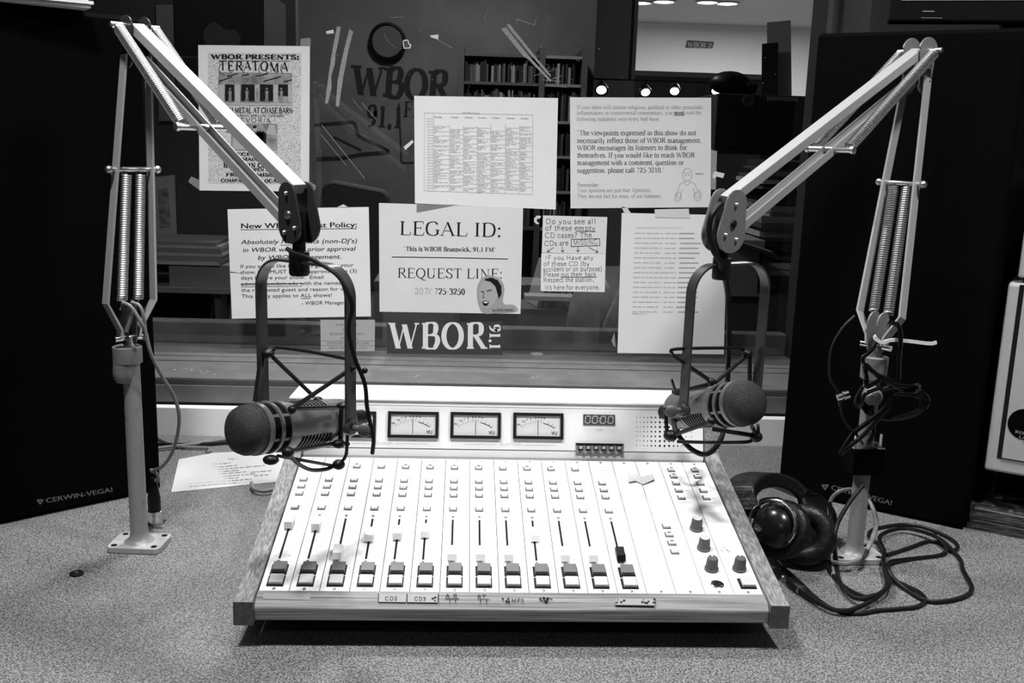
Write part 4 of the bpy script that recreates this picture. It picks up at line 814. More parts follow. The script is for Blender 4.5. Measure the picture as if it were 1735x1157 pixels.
    # end bracket
    for s in (-1, 1):
        ol = [(ps*x, ps*y) for x, y in hull(circle(-0.003, 0.019, 0.0135, 18)+circle(0.001, -0.012, 0.0185, 22))]
        MB().plate(ol, E_+n*s*0.0118, dh, UP, 0.0024).build('end_plate', end_mat, b, bevel=0.0005)
        for zz, xx, r in ((0.022, -0.002, 0.0024), (-0.001, 0.0, 0.0048), (-0.020, -0.006, 0.0024), (-0.014, 0.012, 0.0024)): MB().lathe(E_+n*s*0.013+dh*xx+UP*zz, n*s, [(0, r), (0.0022, r*0.9), (0.0034, r*0.4)], 12).build('bolt', 'black' if r > 0.004 and end_mat == 'plate' else 'steel', b)
    MB().box(E_-UP*0.012, (0.016, 0.016, 0.03)).build('swivel_block', 'black', b)
# left boom
nL = nrm((-0.74, -0.67, 0))
bL = atz(237, 925, ZD); TL_ = at(230, 70, 1.31); EL = at(506, 362, 1.09); FLk = at(219, 572, 1.262)
boomL, X, Y = boom(-1, 'pale grey spring boom arm bolted to the desk beside the left loudspeaker', (bL[0], bL[1]), at(213, 606, 1.262)[2], FLk, TL_, EL, nL, 'armd', 0)
arms(boomL, FLk, TL_, EL, nL, 'armd', 0.031, (0.44,), 0.046, None, 1.05)
pt = at(213, 600, 1.262)
MB().lathe((bL[0]-0.004, bL[1], pt[2]-0.012), UP, [(0, 0.0170), (0.001, 0.0182), (0.021, 0.0182), (0.022, 0.0165)], 28).build('collar', 'plate', boomL)
mb = MB(); c = np.array([bL[0]-0.007, bL[1]-0.004, pt[2]-0.013]); mb.lathe(c, (-0.06, -0.06, -1), [(0, 0.0140), (0.012, 0.0140), (0.019, 0.0128), (0.024, 0.0095), (0.0255, 0.003)], 22); mb.build('set_knob', 'plate', boomL)
MB().cyl(FLk-UP*0.030, FLk+UP*0.002, 0.0062, 14).build('swivel_pin', 'steel', boomL); MB().cyl(FLk-nL*0.019, FLk+nL*0.019, 0.0042, 12).build('fork_bolt', 'chrome', boomL)
for s in (-1, 1): MB().plate(hull(circle(0, 0.0, 0.010, 14)+circle(0, 0.036, 0.013, 14)), FLk+nL*s*0.0055, nrm(np.cross(UP, nL)), UP, 0.002).build('fork_plate', 'armd', boomL)
# right boom
nR = nrm((0.62, -0.78, 0))
bR = atz(1446, 944, ZD); TR_ = at(1556, 110, 1.37); ER = at(1228, 376, 1.205); FRk = at(1484, 586, 1.262)
boomR, X, Y = boom(1, 'grey spring boom arm on a riser beside the headphones and right loudspeaker', (bR[0], bR[1]), at(1482, 640, 1.262)[2], FRk, TR_, ER, nR, 'plate', 0)
arms(boomR, FRk, TR_, ER, nR, 'plate', 0.030, (0.47,), 0.042, None, 1.22)
pt = at(1483, 622, 1.262)
MB().lathe((bR[0]+0.001, bR[1], pt[2]-0.016), UP, [(0, 0.0150), (0.002, 0.0170), (0.030, 0.0170), (0.031, 0.0155)], 28).build('collar', 'plate', boomR)
mb = MB(); c = np.array([bR[0]-0.002, bR[1]-0.012, pt[2]-0.034]); mb.lathe(c, (-0.15, -0.5, -0.3), [(-0.008, 0.0115), (0.006, 0.0122), (0.012, 0.010), (0.0145, 0.005)], 20); mb.build('set_knob', 'plate', boomR)
MB().cyl(FRk-UP*0.022, FRk+UP*0.002, 0.0062, 14).build('swivel_pin', 'steel', boomR); MB().cyl(FRk-nR*0.021, FRk+nR*0.021, 0.0042, 12).build('fork_bolt', 'chrome', boomR)
for s in (-1, 1): MB().plate(hull(circle(0, 0.0, 0.010, 14)+circle(0, 0.030, 0.0155, 18)), FRk+nR*s*0.0065, nrm(np.cross(UP, nR)), UP, 0.0022).build('fork_plate', 'plate', boomR, bevel=0.0004)

# ------------------------------------------------------------------ shock mounts with yokes
def yoke(label, E_, piv, half, top_z, stem_bot, knob_side, rods, joints, wide=0.0155):
    E_, piv, half = map(np.array, (E_, piv, half))      # piv: middle of the pivot axis, half: half pivot axis vector
    t = thing('shock_mount', label, 'microphone mount', (piv[0], piv[1], piv[2]))
    h = np.linalg.norm(half); a = half/h; thk = nrm(np.cross(a, UP)); r = 0.034
    pts = [piv-half-UP*0.004]
    for k in range(17): w = math.pi-math.pi/2*k/16; pts.append(piv-half+a*r+UP*(top_z-piv[2]-r)+r*(math.cos(w)*a+math.sin(w)*UP))
    for k in range(17): w = math.pi/2-math.pi/2*k/16; pts.append(piv+half-a*r+UP*(top_z-piv[2]-r)+r*(math.cos(w)*a+math.sin(w)*UP))
    pts.append(piv+half-UP*0.004)
    mb = MB(); vs = []                                  # flat strap bent to a U: strap width along thk
    for i, p in enumerate(pts):
        d = nrm(pts[min(i+1, len(pts)-1)]-pts[max(i-1, 0)]); q = np.cross(d, thk)
        vs += [p+q*0.0014+thk*wide/2, p-q*0.0014+thk*wide/2, p-q*0.0014-thk*wide/2, p+q*0.0014-thk*wide/2]
    fs = [(3, 2, 1, 0), tuple(len(vs)-4+k for k in range(4))]
    for i in range(len(pts)-1):
        for k in range(4): fs.append((i*4+k, i*4+(k+1) % 4, i*4+4+(k+1) % 4, i*4+4+k))
    mb.add(vs, fs, True); mb.build('yoke', 'yoke', t)
    for s in (-1, 1):
        p = piv+half*s; MB().lathe(p-a*s*0.004, a*s, [(0, 0.009), (0.003, 0.0095), (0.007, 0.0095), (0.009, 0.007)], 16).build('pivot_boss', 'yoke', t)
    p = piv+half*knob_side
    kb = MB(); kb.cyl(p, p+a*knob_side*0.014, 0.0035, 12); kb.sphere(p+a*knob_side*0.020, 0.0080, 16, 10, (1, 0.5, 1)); kb.build('thumb_screw', 'knob', t)
    MB().lathe((E_[0], E_[1], stem_bot), UP, [(0, 0.0100), (0.003, 0.0112), (0.026, 0.0112), (0.027, 0.0072), (E_[2]-stem_bot-0.02, 0.0072)], 22).build('stem', 'rubber', t)
    for k, (path, r_) in enumerate(rods): MB().tube(catmull([at(*q) for q in path], 4) if len(path) > 2 else [at(*q) for q in path], r_, 8).build('wire_rod', 'rubber', t)
    for (q, r_, sc) in joints: MB().sphere(at(*q), r_*0.78, 12, 8, sc).build('rubber_joint', 'rubber', t)
    return t
def microphone(label, C, axis):     # C lies 88 mm behind the front tip
    C = np.array(C); a = nrm(axis); t = thing('microphone', label, 'microphone', C)
    Lh = 0.088; o = C+a*Lh                                # front tip; profile runs backwards
    b_ = -a
    MB().lathe(o, b_, [(0.0, 0.0), (0.0008, 0.010), (0.0035, 0.0185), (0.0085, 0.0245), (0.015, 0.0272), (0.026, 0.0276), (0.027, 0.0270)], 40).build('grille', 'grille', t)
    MB().lathe(o, b_, [(0.0262, 0.0270), (0.0264, 0.0284), (0.033, 0.0284), (0.0333, 0.0262), (0.0435, 0.0262), (0.0438, 0.0282), (0.0475, 0.0282), (0.0478, 0.0262), (0.058, 0.0262), (0.0583, 0.0280), (0.068, 0.0276), (0.072, 0.0268), (0.126, 0.0262), (0.1262, 0.0256), (0.1275, 0.0256), (0.1277, 0.0260), (0.158, 0.0252), (0.162, 0.0236), (0.164, 0.019)], 48).build('body', 'mic', t)
    MB().lathe(o, b_, [(0.1641, 0.0190), (0.170, 0.0175), (0.172, 0.0105), (0.196, 0.0100), (0.198, 0.007)], 24).build('connector', 'black', t)
    side = nrm(np.cross(a, UP)); side = side if side[1] < 0 else -side
    up = np.cross(side, a); up = up if up[2] > 0 else -up
    def patch(mb, s0, s1, r0, r1, a0, a1, n=8):
        vs = []
        for k in range(n+1):
            w = math.radians(a0+(a1-a0)*k/n); d = math.cos(w)*side+math.sin(w)*up
            vs += [o+b_*s0+d*r0, o+b_*s1+d*r1]
        mb.add(vs, [(2*k, 2*k+1, 2*k+3, 2*k+2) for k in range(n)], True)
    for s0, s1 in ((0.0338, 0.0430), (0.0483, 0.0575)):   # sound slots: dark ring broken by ribs
        for k in range(6):
            mb = MB(); patch(mb, s0, s1, 0.02635, 0.02635, 60*k+4-18, 60*k+56-18, 10); mb.build('ring_slot', 'micdark', t)
    for a0, a1 in ((-72, -14), (58, 112), (168, 222)):
        for k in range(9):
            s0 = 0.0755+k*0.0052; r0 = 0.0268-0.0006*(s0-0.072)/0.054+0.00025; mb = MB(); patch(mb, s0, s0+0.0030, r0, r0, a0, a1, 8); mb.build('vent_slot', 'micdark', t)
    return t
def mic2(label, ph, pt): a_ = nrm(ph-pt); return microphone(label, ph+a_*(0.014-0.088), a_)
YLc = at(518, 706, 1.088); hL = nrm((0.83, -0.56, 0))*0.066
# left mount
CLm = at(490, 714, 1.088)
mic2('grey broadcast microphone hanging in front of the loose sheet and leftmost meter', at(413, 729, 1.022), at(575, 712, 1.135))
a1, b1, m1 = 1.125, 1.053, 1.088
rodsL = [([(464, 593, a1), (471, 589, a1), (526, 596, m1), (593, 609, b1)], 0.0020), ([(459, 602, a1), (533, 673, 1.12)], 0.0024), ([(596, 624, b1), (495, 692, 1.02)], 0.0026),
  ([(447, 604, a1), (437, 680, a1)], 0.0022), ([(441, 606, a1-0.02), (431, 680, 1.08)], 0.0020), ([(440, 684, 1.09), (520, 681, 1.13)], 0.0028), ([(495, 692, 1.02), (572, 690, 1.09)], 0.0024),
  ([(487, 765, 1.00), (565, 752, 1.10)], 0.0026), ([(470, 772, 1.00), (520, 781, 1.03), (565, 789, 1.07)], 0.0018), ([(490, 771, 1.00), (506, 786, 1.02), (527, 796, 1.04), (552, 795, 1.06), (567, 789, 1.07)], 0.0022),
  ([(590, 709, 1.06), (588, 752, 1.06), (586, 772, 1.065), (576, 786, 1.07)], 0.0020), ([(578, 750, 1.10), (590, 752, 1.06)], 0.0022), ([(579, 690, 1.10), (577, 750, 1.10)], 0.0030)]
jL = [((454, 599, a1), 0.0085, (1.2, 1, 0.8)), ((439, 684, 1.10), 0.007, (1, 1, 0.8)), ((539, 678, 1.125), 0.0065, (1.1, 1, 0.9)), ((495, 694, 1.018), 0.0062, (1, 1, 1)), ((583, 687, 1.075), 0.0085, (1.3, 1, 0.6)), ((488, 766, 1.00), 0.0085, (1, 1, 0.9)), ((459, 779, 0.995), 0.0085, (1.3, 1, 0.8)), ((574, 752, 1.095), 0.0085, (1.2, 1, 0.8)), ((574, 787, 1.07), 0.0085, (1.1, 1, 0.9)), ((597, 624, b1), 0.0055, (1, 1, 1)), ((618, 628, 1.05), 0.0045, (1, 1, 1))]
yoke('black yoke shock mount hung on the left boom arm before the guest policy notice', EL, YLc, hL, at(515, 444, 1.088)[2], at(512, 467, 1.088)[2], 1, rodsL, jL)
YRc = at(1221, 684, 1.212); hR = nrm((0.87, 0.5, 0))*0.0625
mic2('grey broadcast microphone hanging in front of the perforated console speaker', at(1267, 682, 1.148), at(1153, 695, 1.272))
a2, b2, m2 = 1.18, 1.243, 1.212
rodsR = [([(1139, 600, a2), (1144, 591.5, a2), (1232, 589.5, m2), (1256, 591, b2), (1267, 599, b2)], 0.0021), ([(1139, 602, a2), (1205, 646, 1.19)], 0.0026), ([(1262, 605, b2), (1212, 648, 1.19)], 0.0026), ([(1270, 604, b2), (1270, 645, 1.25)], 0.0030),
  ([(1137, 641, a2), (1144, 663, 1.2)], 0.0020), ([(1149, 663, 1.22), (1203, 650, 1.19)], 0.0024), ([(1138, 738, 1.17), (1204, 715, 1.12)], 0.0028), ([(1147, 748, 1.17), (1204, 749.5, 1.16), (1262, 749, 1.15), (1276, 745, 1.15)], 0.0022), ([(1209, 727, 1.12), (1272, 737, 1.15)], 0.0028), ([(1274, 722, 1.12), (1281, 736, 1.15)], 0.0026), ([(1284, 720, 1.13), (1285, 733, 1.15)], 0.0020), ([(1127, 690, 1.175), (1130, 733, 1.17)], 0.0024), ([(1147, 675, 1.26), (1140, 700, 1.27), (1145, 735, 1.2)], 0.0036)]
jR = [((1266, 600, b2), 0.0085, (1, 1, 0.9)), ((1205, 647, 1.188), 0.0068, (1, 1, 1)), ((1148, 664, 1.23), 0.0085, (1.2, 1, 0.7)), ((1136, 738, 1.17), 0.0105, (1.1, 1, 0.9)), ((1205, 714, 1.118), 0.0066, (1, 1, 1)), ((1281, 740, 1.15), 0.0095, (1.1, 1, 0.9))]
yoke('black yoke shock mount hung on the right boom arm before the contact list', ER, YRc, hR, at(1222, 447, 1.212)[2], at(1225, 472, 1.212)[2], -1, rodsR, jR, 0.0145)
# ------------------------------------------------------------------ notices taped to the window glass
GY = D-0.0003
def notice(name, label, cat, q, m='paper', layer=0, th=0.0003, curl=0.0):
    Y1 = GY-layer*0.0007; Y0 = Y1-th; n = 6; mb = MB(); vs = []
    q = [np.array(p, float) for p in q]
    for face in (0, 1):
        for i in range(n+1):
            for k in range(n+1):
                a, b = k/n, i/n; p = (q[0]*(1-a)+q[1]*a)*(1-b)+(q[3]*(1-a)+q[2]*a)*b
                w = curl*max(0, (b-0.75)*4)**2*max(0, (a-0.6)*2.5)**2
                vs.append(at(p[0], p[1], (Y0 if face == 0 else Y1)-w))
    N = n+1; fs = [(i*N+k, i*N+k+1, (i+1)*N+k+1, (i+1)*N+k) for i in range(n) for k in range(n)]; fs += [tuple(N*N+j for j in f[::-1]) for f in fs]
    edge = [(0, k) for k in range(N)]+[(i, n) for i in range(1, N)]+[(n, k) for k in range(n-1, -1, -1)]+[(i, 0) for i in range(n-1, 0, -1)]
    id_ = [i*N+k for i, k in edge]
    fs += [(id_[j], id_[j]+N*N, id_[(j+1) % len(id_)]+N*N, id_[(j+1) % len(id_)]) for j in range(len(id_))]
    mb.add(vs, fs); o = mb.build(name, m); tag(o, label, cat)
    fn = lambda x, y: at(x, y, Y0-0.0002)
    return o, fn, Y0
ser = lambda t, th=0.10, tn=0.034, sf=0.075: stroke_text(t, th, tn, sf)
serb = lambda t: stroke_text(t, 0.15, 0.05, 0.075, 0.02)
hand = lambda t: stroke_text(t, 0.062, 0.058, 0, 0.035, 0.05, 1.0)
# concert poster
po, fn, Y0 = notice('concert_poster', 'WBOR PRESENTS concert poster with speckled border and two band photos', 'poster', [(335.8, 76.2), (525.1, 78.2), (523.7, 324.6), (338, 322.7)], 'card')
po.data.materials[0] = MT['paper']
A = lambda x, y: (330+x/4.131, 60+y/4.131)
pr = Print(fn); pr.poly([A(92, 120), A(745, 125), A(742, 1040), A(95, 1035)]); pr.build('speckled_panel', 'speck', po)
fn2 = lambda x, y: at(x, y, Y0-0.0004); fn3 = lambda x, y: at(x, y, Y0-0.0006); fn4 = lambda x, y: at(x, y, Y0-0.0008)
pr = Print(fn3)
slab_ = lambda t: stroke_text(t, 0.20, 0.09, 0.08, 0.03)
pr.text('WBOR PRESENTS:', A(115, 164), A(735, 167), 7.4, slab_('WBOR PRESENTS:')); pr.line([A(165, 177), A(675, 180)], 0.7); pr.line([A(165, 262), A(675, 265)], 0.7)
pr.text('TERATOMA', A(172, 246), A(660, 250), 15.5, stroke_text('TERATOMA', 0.13, 0.05, 0.02, 0.05, 0.12))
for x in (178, 250, 340, 455, 505, 570, 610): pr.line([A(x, 200), A(x-10, 240), A(x+4, 262)], 1.0)
pr.text('DEATH METAL AT CHASE BARN', A(150, 541), A(685, 544), 9, stroke_text('DEATH METAL AT CHASE BARN', 0.17, 0.07, 0.05)); pr.text('FEATURING SPECIAL GUESTS', A(225, 566), A(622, 570), 3.4, serb('FEATURING SPECIAL GUESTS'))
pr.text('EVORIA', A(318, 610), A(540, 612), 8, stroke_text('EVORIA', 0.07, 0.05, 0, 0.06, 0.1))
for t, x0, x1, y, c in (('DECEMBER', 250, 550, 838, 4.6), ('MAINE', 330, 470, 875, 5), ('BOWDOIN COLLEGE', 200, 655, 922, 7.2), ('OPEN AT', 390, 545, 948, 4.6), ('FREE ADMISSION', 218, 640, 984, 5), ('COMPANY OF LOCAL', 182, 600, 1024, 4.8)): pr.text(t, A(x0, y), A(x1, y+3), c, slab_(t))
pr.build('printed_text', 'ink', po)
ph = Print(fn2); ph.poly([A(165, 265), A(682, 268), A(682, 492), A(165, 488)]); ph.poly([A(255, 617), A(578, 618), A(578, 806), A(255, 804)]); ph.build('printed_photo', 'photo', po)
li = Print(fn3)
for x0, x1 in ((168, 208), (282, 318), (420, 452), (552, 582), (655, 680)): li.poly([A(x0, 345), A(x1, 346), A(x1, 470), A(x0, 468)])
li.poly([A(165, 470), A(682, 474), A(682, 490), A(165, 487)]); li.poly([A(270, 640), A(360, 630), A(390, 800), A(262, 798)]); li.poly([A(520, 625), A(560, 625), A(572, 700), A(500, 690)]); li.poly([A(400, 640), A(425, 628), A(440, 640), A(432, 668), A(408, 668)]); li.build('photo_light', 'greyl', po)
dk = Print(fn4)
for x0, x1 in ((212, 276), (325, 420), (456, 548), (585, 652)): dk.poly([A(x0, 342), A(x1, 344), A(x1, 460 if x1 < 600 else 425), A(x0, 458 if x1 < 600 else 420)])
for x0, y0, x1, y1 in ((170, 322, 262, 288), (225, 285, 300, 268), (480, 322, 605, 286), (330, 280, 380, 272), (425, 284, 510, 268), (622, 325, 680, 310)): dk.line([A(x0, y0), A(x1, y1)], 1.5)
for cx in (442, 458, 478): dk.poly([A(cx-26, 690), A(cx, 668), A(cx+24, 690), A(cx+20, 760), A(cx-20, 760)])
dk.poly([A(408, 650), A(404, 640), A(418, 628), A(436, 636), A(430, 648)]); dk.build('photo_dark', 'ink', po)
fg = Print(lambda x, y: at(x, y, Y0-0.0010))
for cx in (247, 365, 437, 504, 606):
    fg.poly([A(cx+7*math.cos(t), 374+9*math.sin(t)) for t in np.linspace(0, 5.6, 8)]); fg.poly([A(cx-12, 388), A(cx+12, 388), A(cx+9, 425), A(cx+13, 470), A(cx+3, 470), A(cx, 432), A(cx-5, 470), A(cx-14, 470), A(cx-8, 424)])
fg.build('photo_figure', 'grey_ink', po)
# guest policy
gp, fn, Y0 = notice('guest_policy_notice', 'New WBOR Guest Policy notice taped behind the left microphone yoke', 'notice', [(385.4, 354.5), (624.7, 350.6), (628.6, 536), (392.9, 539.9)], 'paper2')
pr = Print(fn)
pr.text('', (407.4, 387), (604.5, 384.8), 9, font_text('New WBOR Guest Policy:', 0.022)); pr.line([(407.4, 389.2), (604.5, 387.2)], 0.9)
for t, x0, y0, x1, y1 in (("Absolutely NO guests (non-DJ's)", 408, 413.5, 605, 411.3), ("in WBOR without prior approval", 410.6, 427, 603, 424.5), ("by WBOR management.", 436, 440, 577.8, 438)): pr.text('', (x0, y0), (x1, y1), 7.6, font_text(t, 0.008, 0.2))
pr.line([(475, 415.5), (494, 415.3)], 0.7)
for t, x0, y0, x1, y1 in (("If you would like to have a guest on your", 406.7, 454.2, 599, 451.5), ("show, you MUST secure approval three (3)", 407, 464, 604.5, 461.6), ("days before your show.  Email", 408, 473.6, 548, 472.2), ("admin@bowdoin.edu with the names of", 408, 484, 590, 481.8), ("the requested guest and reason for visit.", 408.7, 494.4, 597, 492), ("This policy applies to ALL shows!", 409.3, 504.7, 562, 502.6), ("- WBOR Management", 510.9, 516.4, 601, 515)): pr.text('', (x0, y0), (x1, y1), 6.2, font_text(t, 0.003))
pr.line([(408, 481.2), (512, 480)], 1.0).line([(408, 486), (512, 484.8)], 0.7).line([(510, 505.6), (526, 505.4)], 0.8); pr.build('printed_text', 'ink', gp)
cr = Print(lambda x, y: at(x, y, Y0-0.0002)); cr.poly([(390, 460), (410, 463), (391, 461.8)]); cr.build('tear', 'ink', gp)
# schedule
sc, fn, Y0 = notice('schedule_sheet', 'weekly show schedule printed as a fine grid with day columns', 'schedule', [(701.7, 162.4), (945.5, 166.1), (941.6, 354.9), (703, 344.5)], 'paper2', 1)
S = lambda x, y: (640+x/3.856, 150+y/3.856)
pr = Print(fn); txt = Print(fn); rr = random.Random(12)
xs = [305, 365, 470, 560, 650, 738, 835, 928, 1013]
for i, x in enumerate(xs): y0 = 160+(x-305)*0.017; pr.line([S(x, y0+(0 if i in (0, 8) else 0 if i == 1 else rr.uniform(60, 90))), S(x-2, 668+(x-305)*0.034)], 0.45)
pr.line([S(305, 160), S(1013, 172)], 0.5); pr.line([S(308, 668), S(1008, 692)], 0.5)
pr.text('', S(552, 164), S(665, 167), 2.6, font_text('Fall 2008 Schedule', 0.02))
for d, x in zip(('Monday', 'Tuesday', 'Wednesday', 'Thursday', 'Friday', 'Saturday', 'Sunday'), (368, 475, 568, 655, 745, 842, 934)): y = 190+(x-368)*0.016; pr.text('', S(x, y), S(x+52, y+1), 2.5, font_text(d, 0.03))
for k in range(26):
    y = 200+k*18.2; txt.text('', S(320, y), S(361, y+0.5), 2.1, font_text('%d:00 %s' % ((k+5) % 12+1, 'AM' if k < 7 else 'PM'), 0.02))
for ci in range(1, 8):
    x0, x1 = xs[ci], xs[ci+1]; y = rr.uniform(235, 270)
    while y < 655:
        sl = 0.02*(x0-305); pr.line([S(x0, y+sl), S(x1, y+sl+1.5)], 0.45); n = rr.choice((1, 2, 2, 3))
        for k in range(n):
            yy = y+10+k*9+sl
            a = S(x0+3, yy); bar_words(txt, a[0], a[0]+rr.uniform(6, (x1-x0)/3.856-3), a[1], 1.0, rr, 0.015)
        y += n*9+rr.choice((9, 9, 18))
pr.build('printed_grid', 'grey_ink', sc); txt.build('printed_text', 'pencil', sc)
# legal id
lg, fn, Y0 = notice('legal_id_notice', 'LEGAL ID and REQUEST LINE notice with a cut-out head stuck on it', 'notice', [(642, 343.8), (886.4, 351.8), (881.9, 531.8), (643, 528)], 'paper', 2)
pr = Print(fn)
pr.text('', (675.7, 397.6), (851, 401.3), 23.0, stroke_text('LEGAL ID:', 0.095, 0.03, 0.07)); pr.text('', (684, 424.8), (840.5, 426.5), 7.2, serb('"This is WBOR Brunswick, 91.1 FM"'))
pr.line([(664, 435.3), (762, 436.6), (860.6, 438.8)], 1.4); pr.text('', (672.6, 470.4), (852.5, 471.9), 16.2, stroke_text('REQUEST LINE:', 0.085, 0.03, 0.06)); pr.text('', (735.9, 498.2), (788, 499), 9.6, serb('725-3250'))
pr.build('printed_text', 'ink', lg); pn_ = Print(fn); pn_.text('', (701.7, 498), (731.5, 498), 10, hand('207/')); pn_.build('pencil_note', 'pencil', lg)
B = lambda x, y: (620+x/3.857, 340+y/3.857)
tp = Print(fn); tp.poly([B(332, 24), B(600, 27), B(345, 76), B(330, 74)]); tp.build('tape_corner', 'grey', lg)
st = [(735, 540), (760, 505), (800, 490), (850, 498), (890, 530), (905, 580), (895, 640), (905, 676), (960, 680), (988, 700), (975, 725), (820, 738), (770, 735), (742, 700), (727, 640), (725, 580)]
f = lambda k: (lambda x, y: at(x, y, Y0-0.0002-k*0.00025))
hd = Print(f(1)); pts = [tuple(p) for p in catmull([np.array(B(*q)) for q in st], 3, True)]; hd.poly(pts[::-1]); hd.build('cutout_sticker', 'cutout', lg)
fa = Print(f(2)); fa.poly([B(*q) for q in ((745, 560), (765, 530), (805, 520), (850, 540), (868, 580), (862, 630), (845, 665), (815, 700), (785, 705), (760, 690), (750, 660), (738, 625))]); fa.build('printed_face', 'greyl', lg)
ha = Print(f(3)); ha.poly([B(*q) for q in ((775, 512), (820, 502), (862, 520), (885, 560), (886, 610), (868, 640), (858, 600), (846, 560), (815, 530), (785, 522))]); ha.line([B(752, 592), B(772, 598)], 1.4).line([B(790, 590), B(822, 582)], 1.4); ha.poly([B(758, 660), B(785, 652), B(806, 664), B(790, 688), B(768, 684)]); ha.line([B(772, 602), B(764, 632), B(776, 636)], 0.8); ha.build('printed_hair', 'ink', lg)
te = Print(f(4)); te.poly([B(764, 664), B(786, 657), B(800, 665), B(782, 671)]); te.build('printed_teeth', 'whiteprint', lg); tt = Print(f(4)); tt.text('', B(825, 722), B(972, 720), 4.6, stroke_text('sublime.', 0.08, 0.06, 0.08)); tt.build('printed_word', 'ink', lg)
# bumper sticker
bs, fn, Y0 = notice('bumper_sticker', 'black WBOR 91.1 sticker with bold white letters on the window', 'sticker', [(655, 547.4), (850.7, 543.5), (851.5, 601.5), (655.5, 599)], 'sticker')
pr = Print(fn); pr.text('', (660, 590.3), (826, 591), 43.5, stroke_text('WBOR', 0.165, 0.042, 0.06, 0.05)); pr.text('', (829.5, 549.5), (829.5, 593), 18, stroke_text('91.1', 0.17, 0.06, 0.10)); pr.build('white_lettering', 'whiteprint', bs)
# emergency card
ec, fn, Y0 = notice('emergency_card', 'small grey emergency phone card below the guest policy notice', 'card', [(542.8, 541.7), (635.3, 541.7), (634.8, 594.8), (543.5, 594.8)], 'card')
pr = Print(fn)
for t, x0, x1, y in (('MEDICAL', 569, 608, 552), ('DIAL', 580, 598, 560), ('BOWDOIN SECURITY', 559, 618, 567.5), ('(725) 3314', 575, 606, 575), ('EMERGENCY  725-3500', 554, 625, 583), ('SAFE RIDE  725-3337', 557, 622, 591)): pr.text('', (x0, y), (x1, y), 3.8, font_text(t, 0.01))
pr.line([(543.4, 577.6), (635, 577.6)], 0.6).line([(543.4, 585), (635, 585)], 0.6); pr.build('printed_text', 'grey_ink', ec)
# viewpoints statement
vp, fn, Y0 = notice('viewpoints_notice', 'viewpoints disclaimer notice with a line drawing of a shrugging figure', 'notice', [(965.9, 164.8), (1205, 165.6), (1204, 351), (966.7, 353)], 'paper')
g_ = Print(fn); pr = Print(fn)
g_.text('', (977, 184.5), (1192, 184.5), 6, ser('If your show will contain religious, political or other potentially', 0.085)); g_.text('', (977, 194.1), (1139.5, 193.8), 6, ser('inflammatory or controversial commentary, you', 0.085)); g_.text('', (1161.2, 193.6), (1188.2, 193.6), 6, ser('read the', 0.085)); g_.text('', (977, 204.5), (1118.4, 204), 6, ser('following statement once every half hour:', 0.085))
pr.text('', (1142.3, 193.8), (1159.4, 193.6), 6, serb('must')); pr.line([(1142, 195.4), (1160, 195.2)], 0.9)
for t, x1, y0, y1 in (('"The viewpoints expressed in this show do not', 1179.4, 229, 228.8), ('necessarily reflect those of WBOR management.', 1188.4, 242, 241.5), ('WBOR encourages its listeners to think for', 1163.8, 254.3, 253.7), ('themselves. If you would like to reach WBOR', 1177.3, 266.7, 266.4), ('management with a comment, question or', 1158.4, 279.4, 279), ('suggestion, please call 725-3210."', 1126.2, 292.4, 291.9)): pr.text('', (977.8, y0), (x1, y1), 8, ser(t))
g_.text('', (978, 316), (1016, 316), 6, ser('Remember:', 0.085)); g_.text('', (978, 325.3), (1103.4, 324.8), 6, ser('Your opinions are just that: Opinions.', 0.085)); g_.text('', (978, 335.2), (1120.8, 334.6), 6, ser('They are not fact for many of our listeners.', 0.085)); g_.text('', (1178.6, 296), (1191.5, 296), 3, font_text('MARTO', 0.04))
Vv = lambda x, y: (940+x/3.856, 150+y/3.856)
def ell(cx, cy, rx, ry, n=20): return [Vv(cx+rx*math.cos(2*math.pi*i/n), cy+ry*math.sin(2*math.pi*i/n)) for i in range(n+1)]
for path in (ell(865, 562, 31, 41), [Vv(840, 548), Vv(862, 556), Vv(884, 546)], ell(855, 568, 3, 3, 6), ell(878, 566, 3, 3, 6), [Vv(848, 598), Vv(848, 622), Vv(865, 632), Vv(880, 622), Vv(880, 598)], [Vv(846, 608), Vv(818, 622), Vv(806, 660), Vv(790, 690), Vv(782, 722), Vv(800, 738), Vv(826, 725), Vv(824, 690), Vv(832, 660)], [Vv(884, 608), Vv(914, 622), Vv(926, 655), Vv(950, 672), Vv(958, 700), Vv(944, 732), Vv(914, 728), Vv(908, 700), Vv(916, 680), Vv(900, 650)], ell(808, 700, 16, 22, 10), ell(932, 695, 18, 22, 10), [Vv(800, 690), Vv(812, 712)], [Vv(925, 685), Vv(938, 706)]): g_.line(path, 0.6)
g_.build('grey_print', 'grey_ink', vp); pr.build('printed_text', 'ink', vp)
# contact list
cl, fn, Y0 = notice('contact_list', 'management and DJ contact list on a tall white sheet', 'list', [(1053.5, 360.6), (1232.5, 364.5), (1226.3, 600.4), (1046.2, 598)], 'paper2')
Kc = lambda x, y: (1030+x/3.403, 340+y/3.403)
pr = Print(fn); em = Print(fn); rr = random.Random(21)
pr.text('', Kc(155, 160), Kc(425, 162), 2.6, font_text('WBOR MANAGEMENT AND DJ CONTACT LIST'))
for k in range(17):
    y = 190+k*28.3; x = 155-k*0.9; a = Kc(x, y); n1 = rr.uniform(16, 20); bar_words(pr, a[0], a[0]+n1+rr.uniform(26, 34), a[1], 1.6, rr, 0.006); bar_words(pr, a[0]+52, a[0]+72, a[1]+0.4, 1.6, rr, 0.006)
    b0 = a[0]+rr.uniform(74, 78); b1 = b0+rr.uniform(26, 36); em.poly([(b0, a[1]+0.7), (b1, a[1]+0.8), (b1, a[1]-1.2), (b0, a[1]-1.3)])
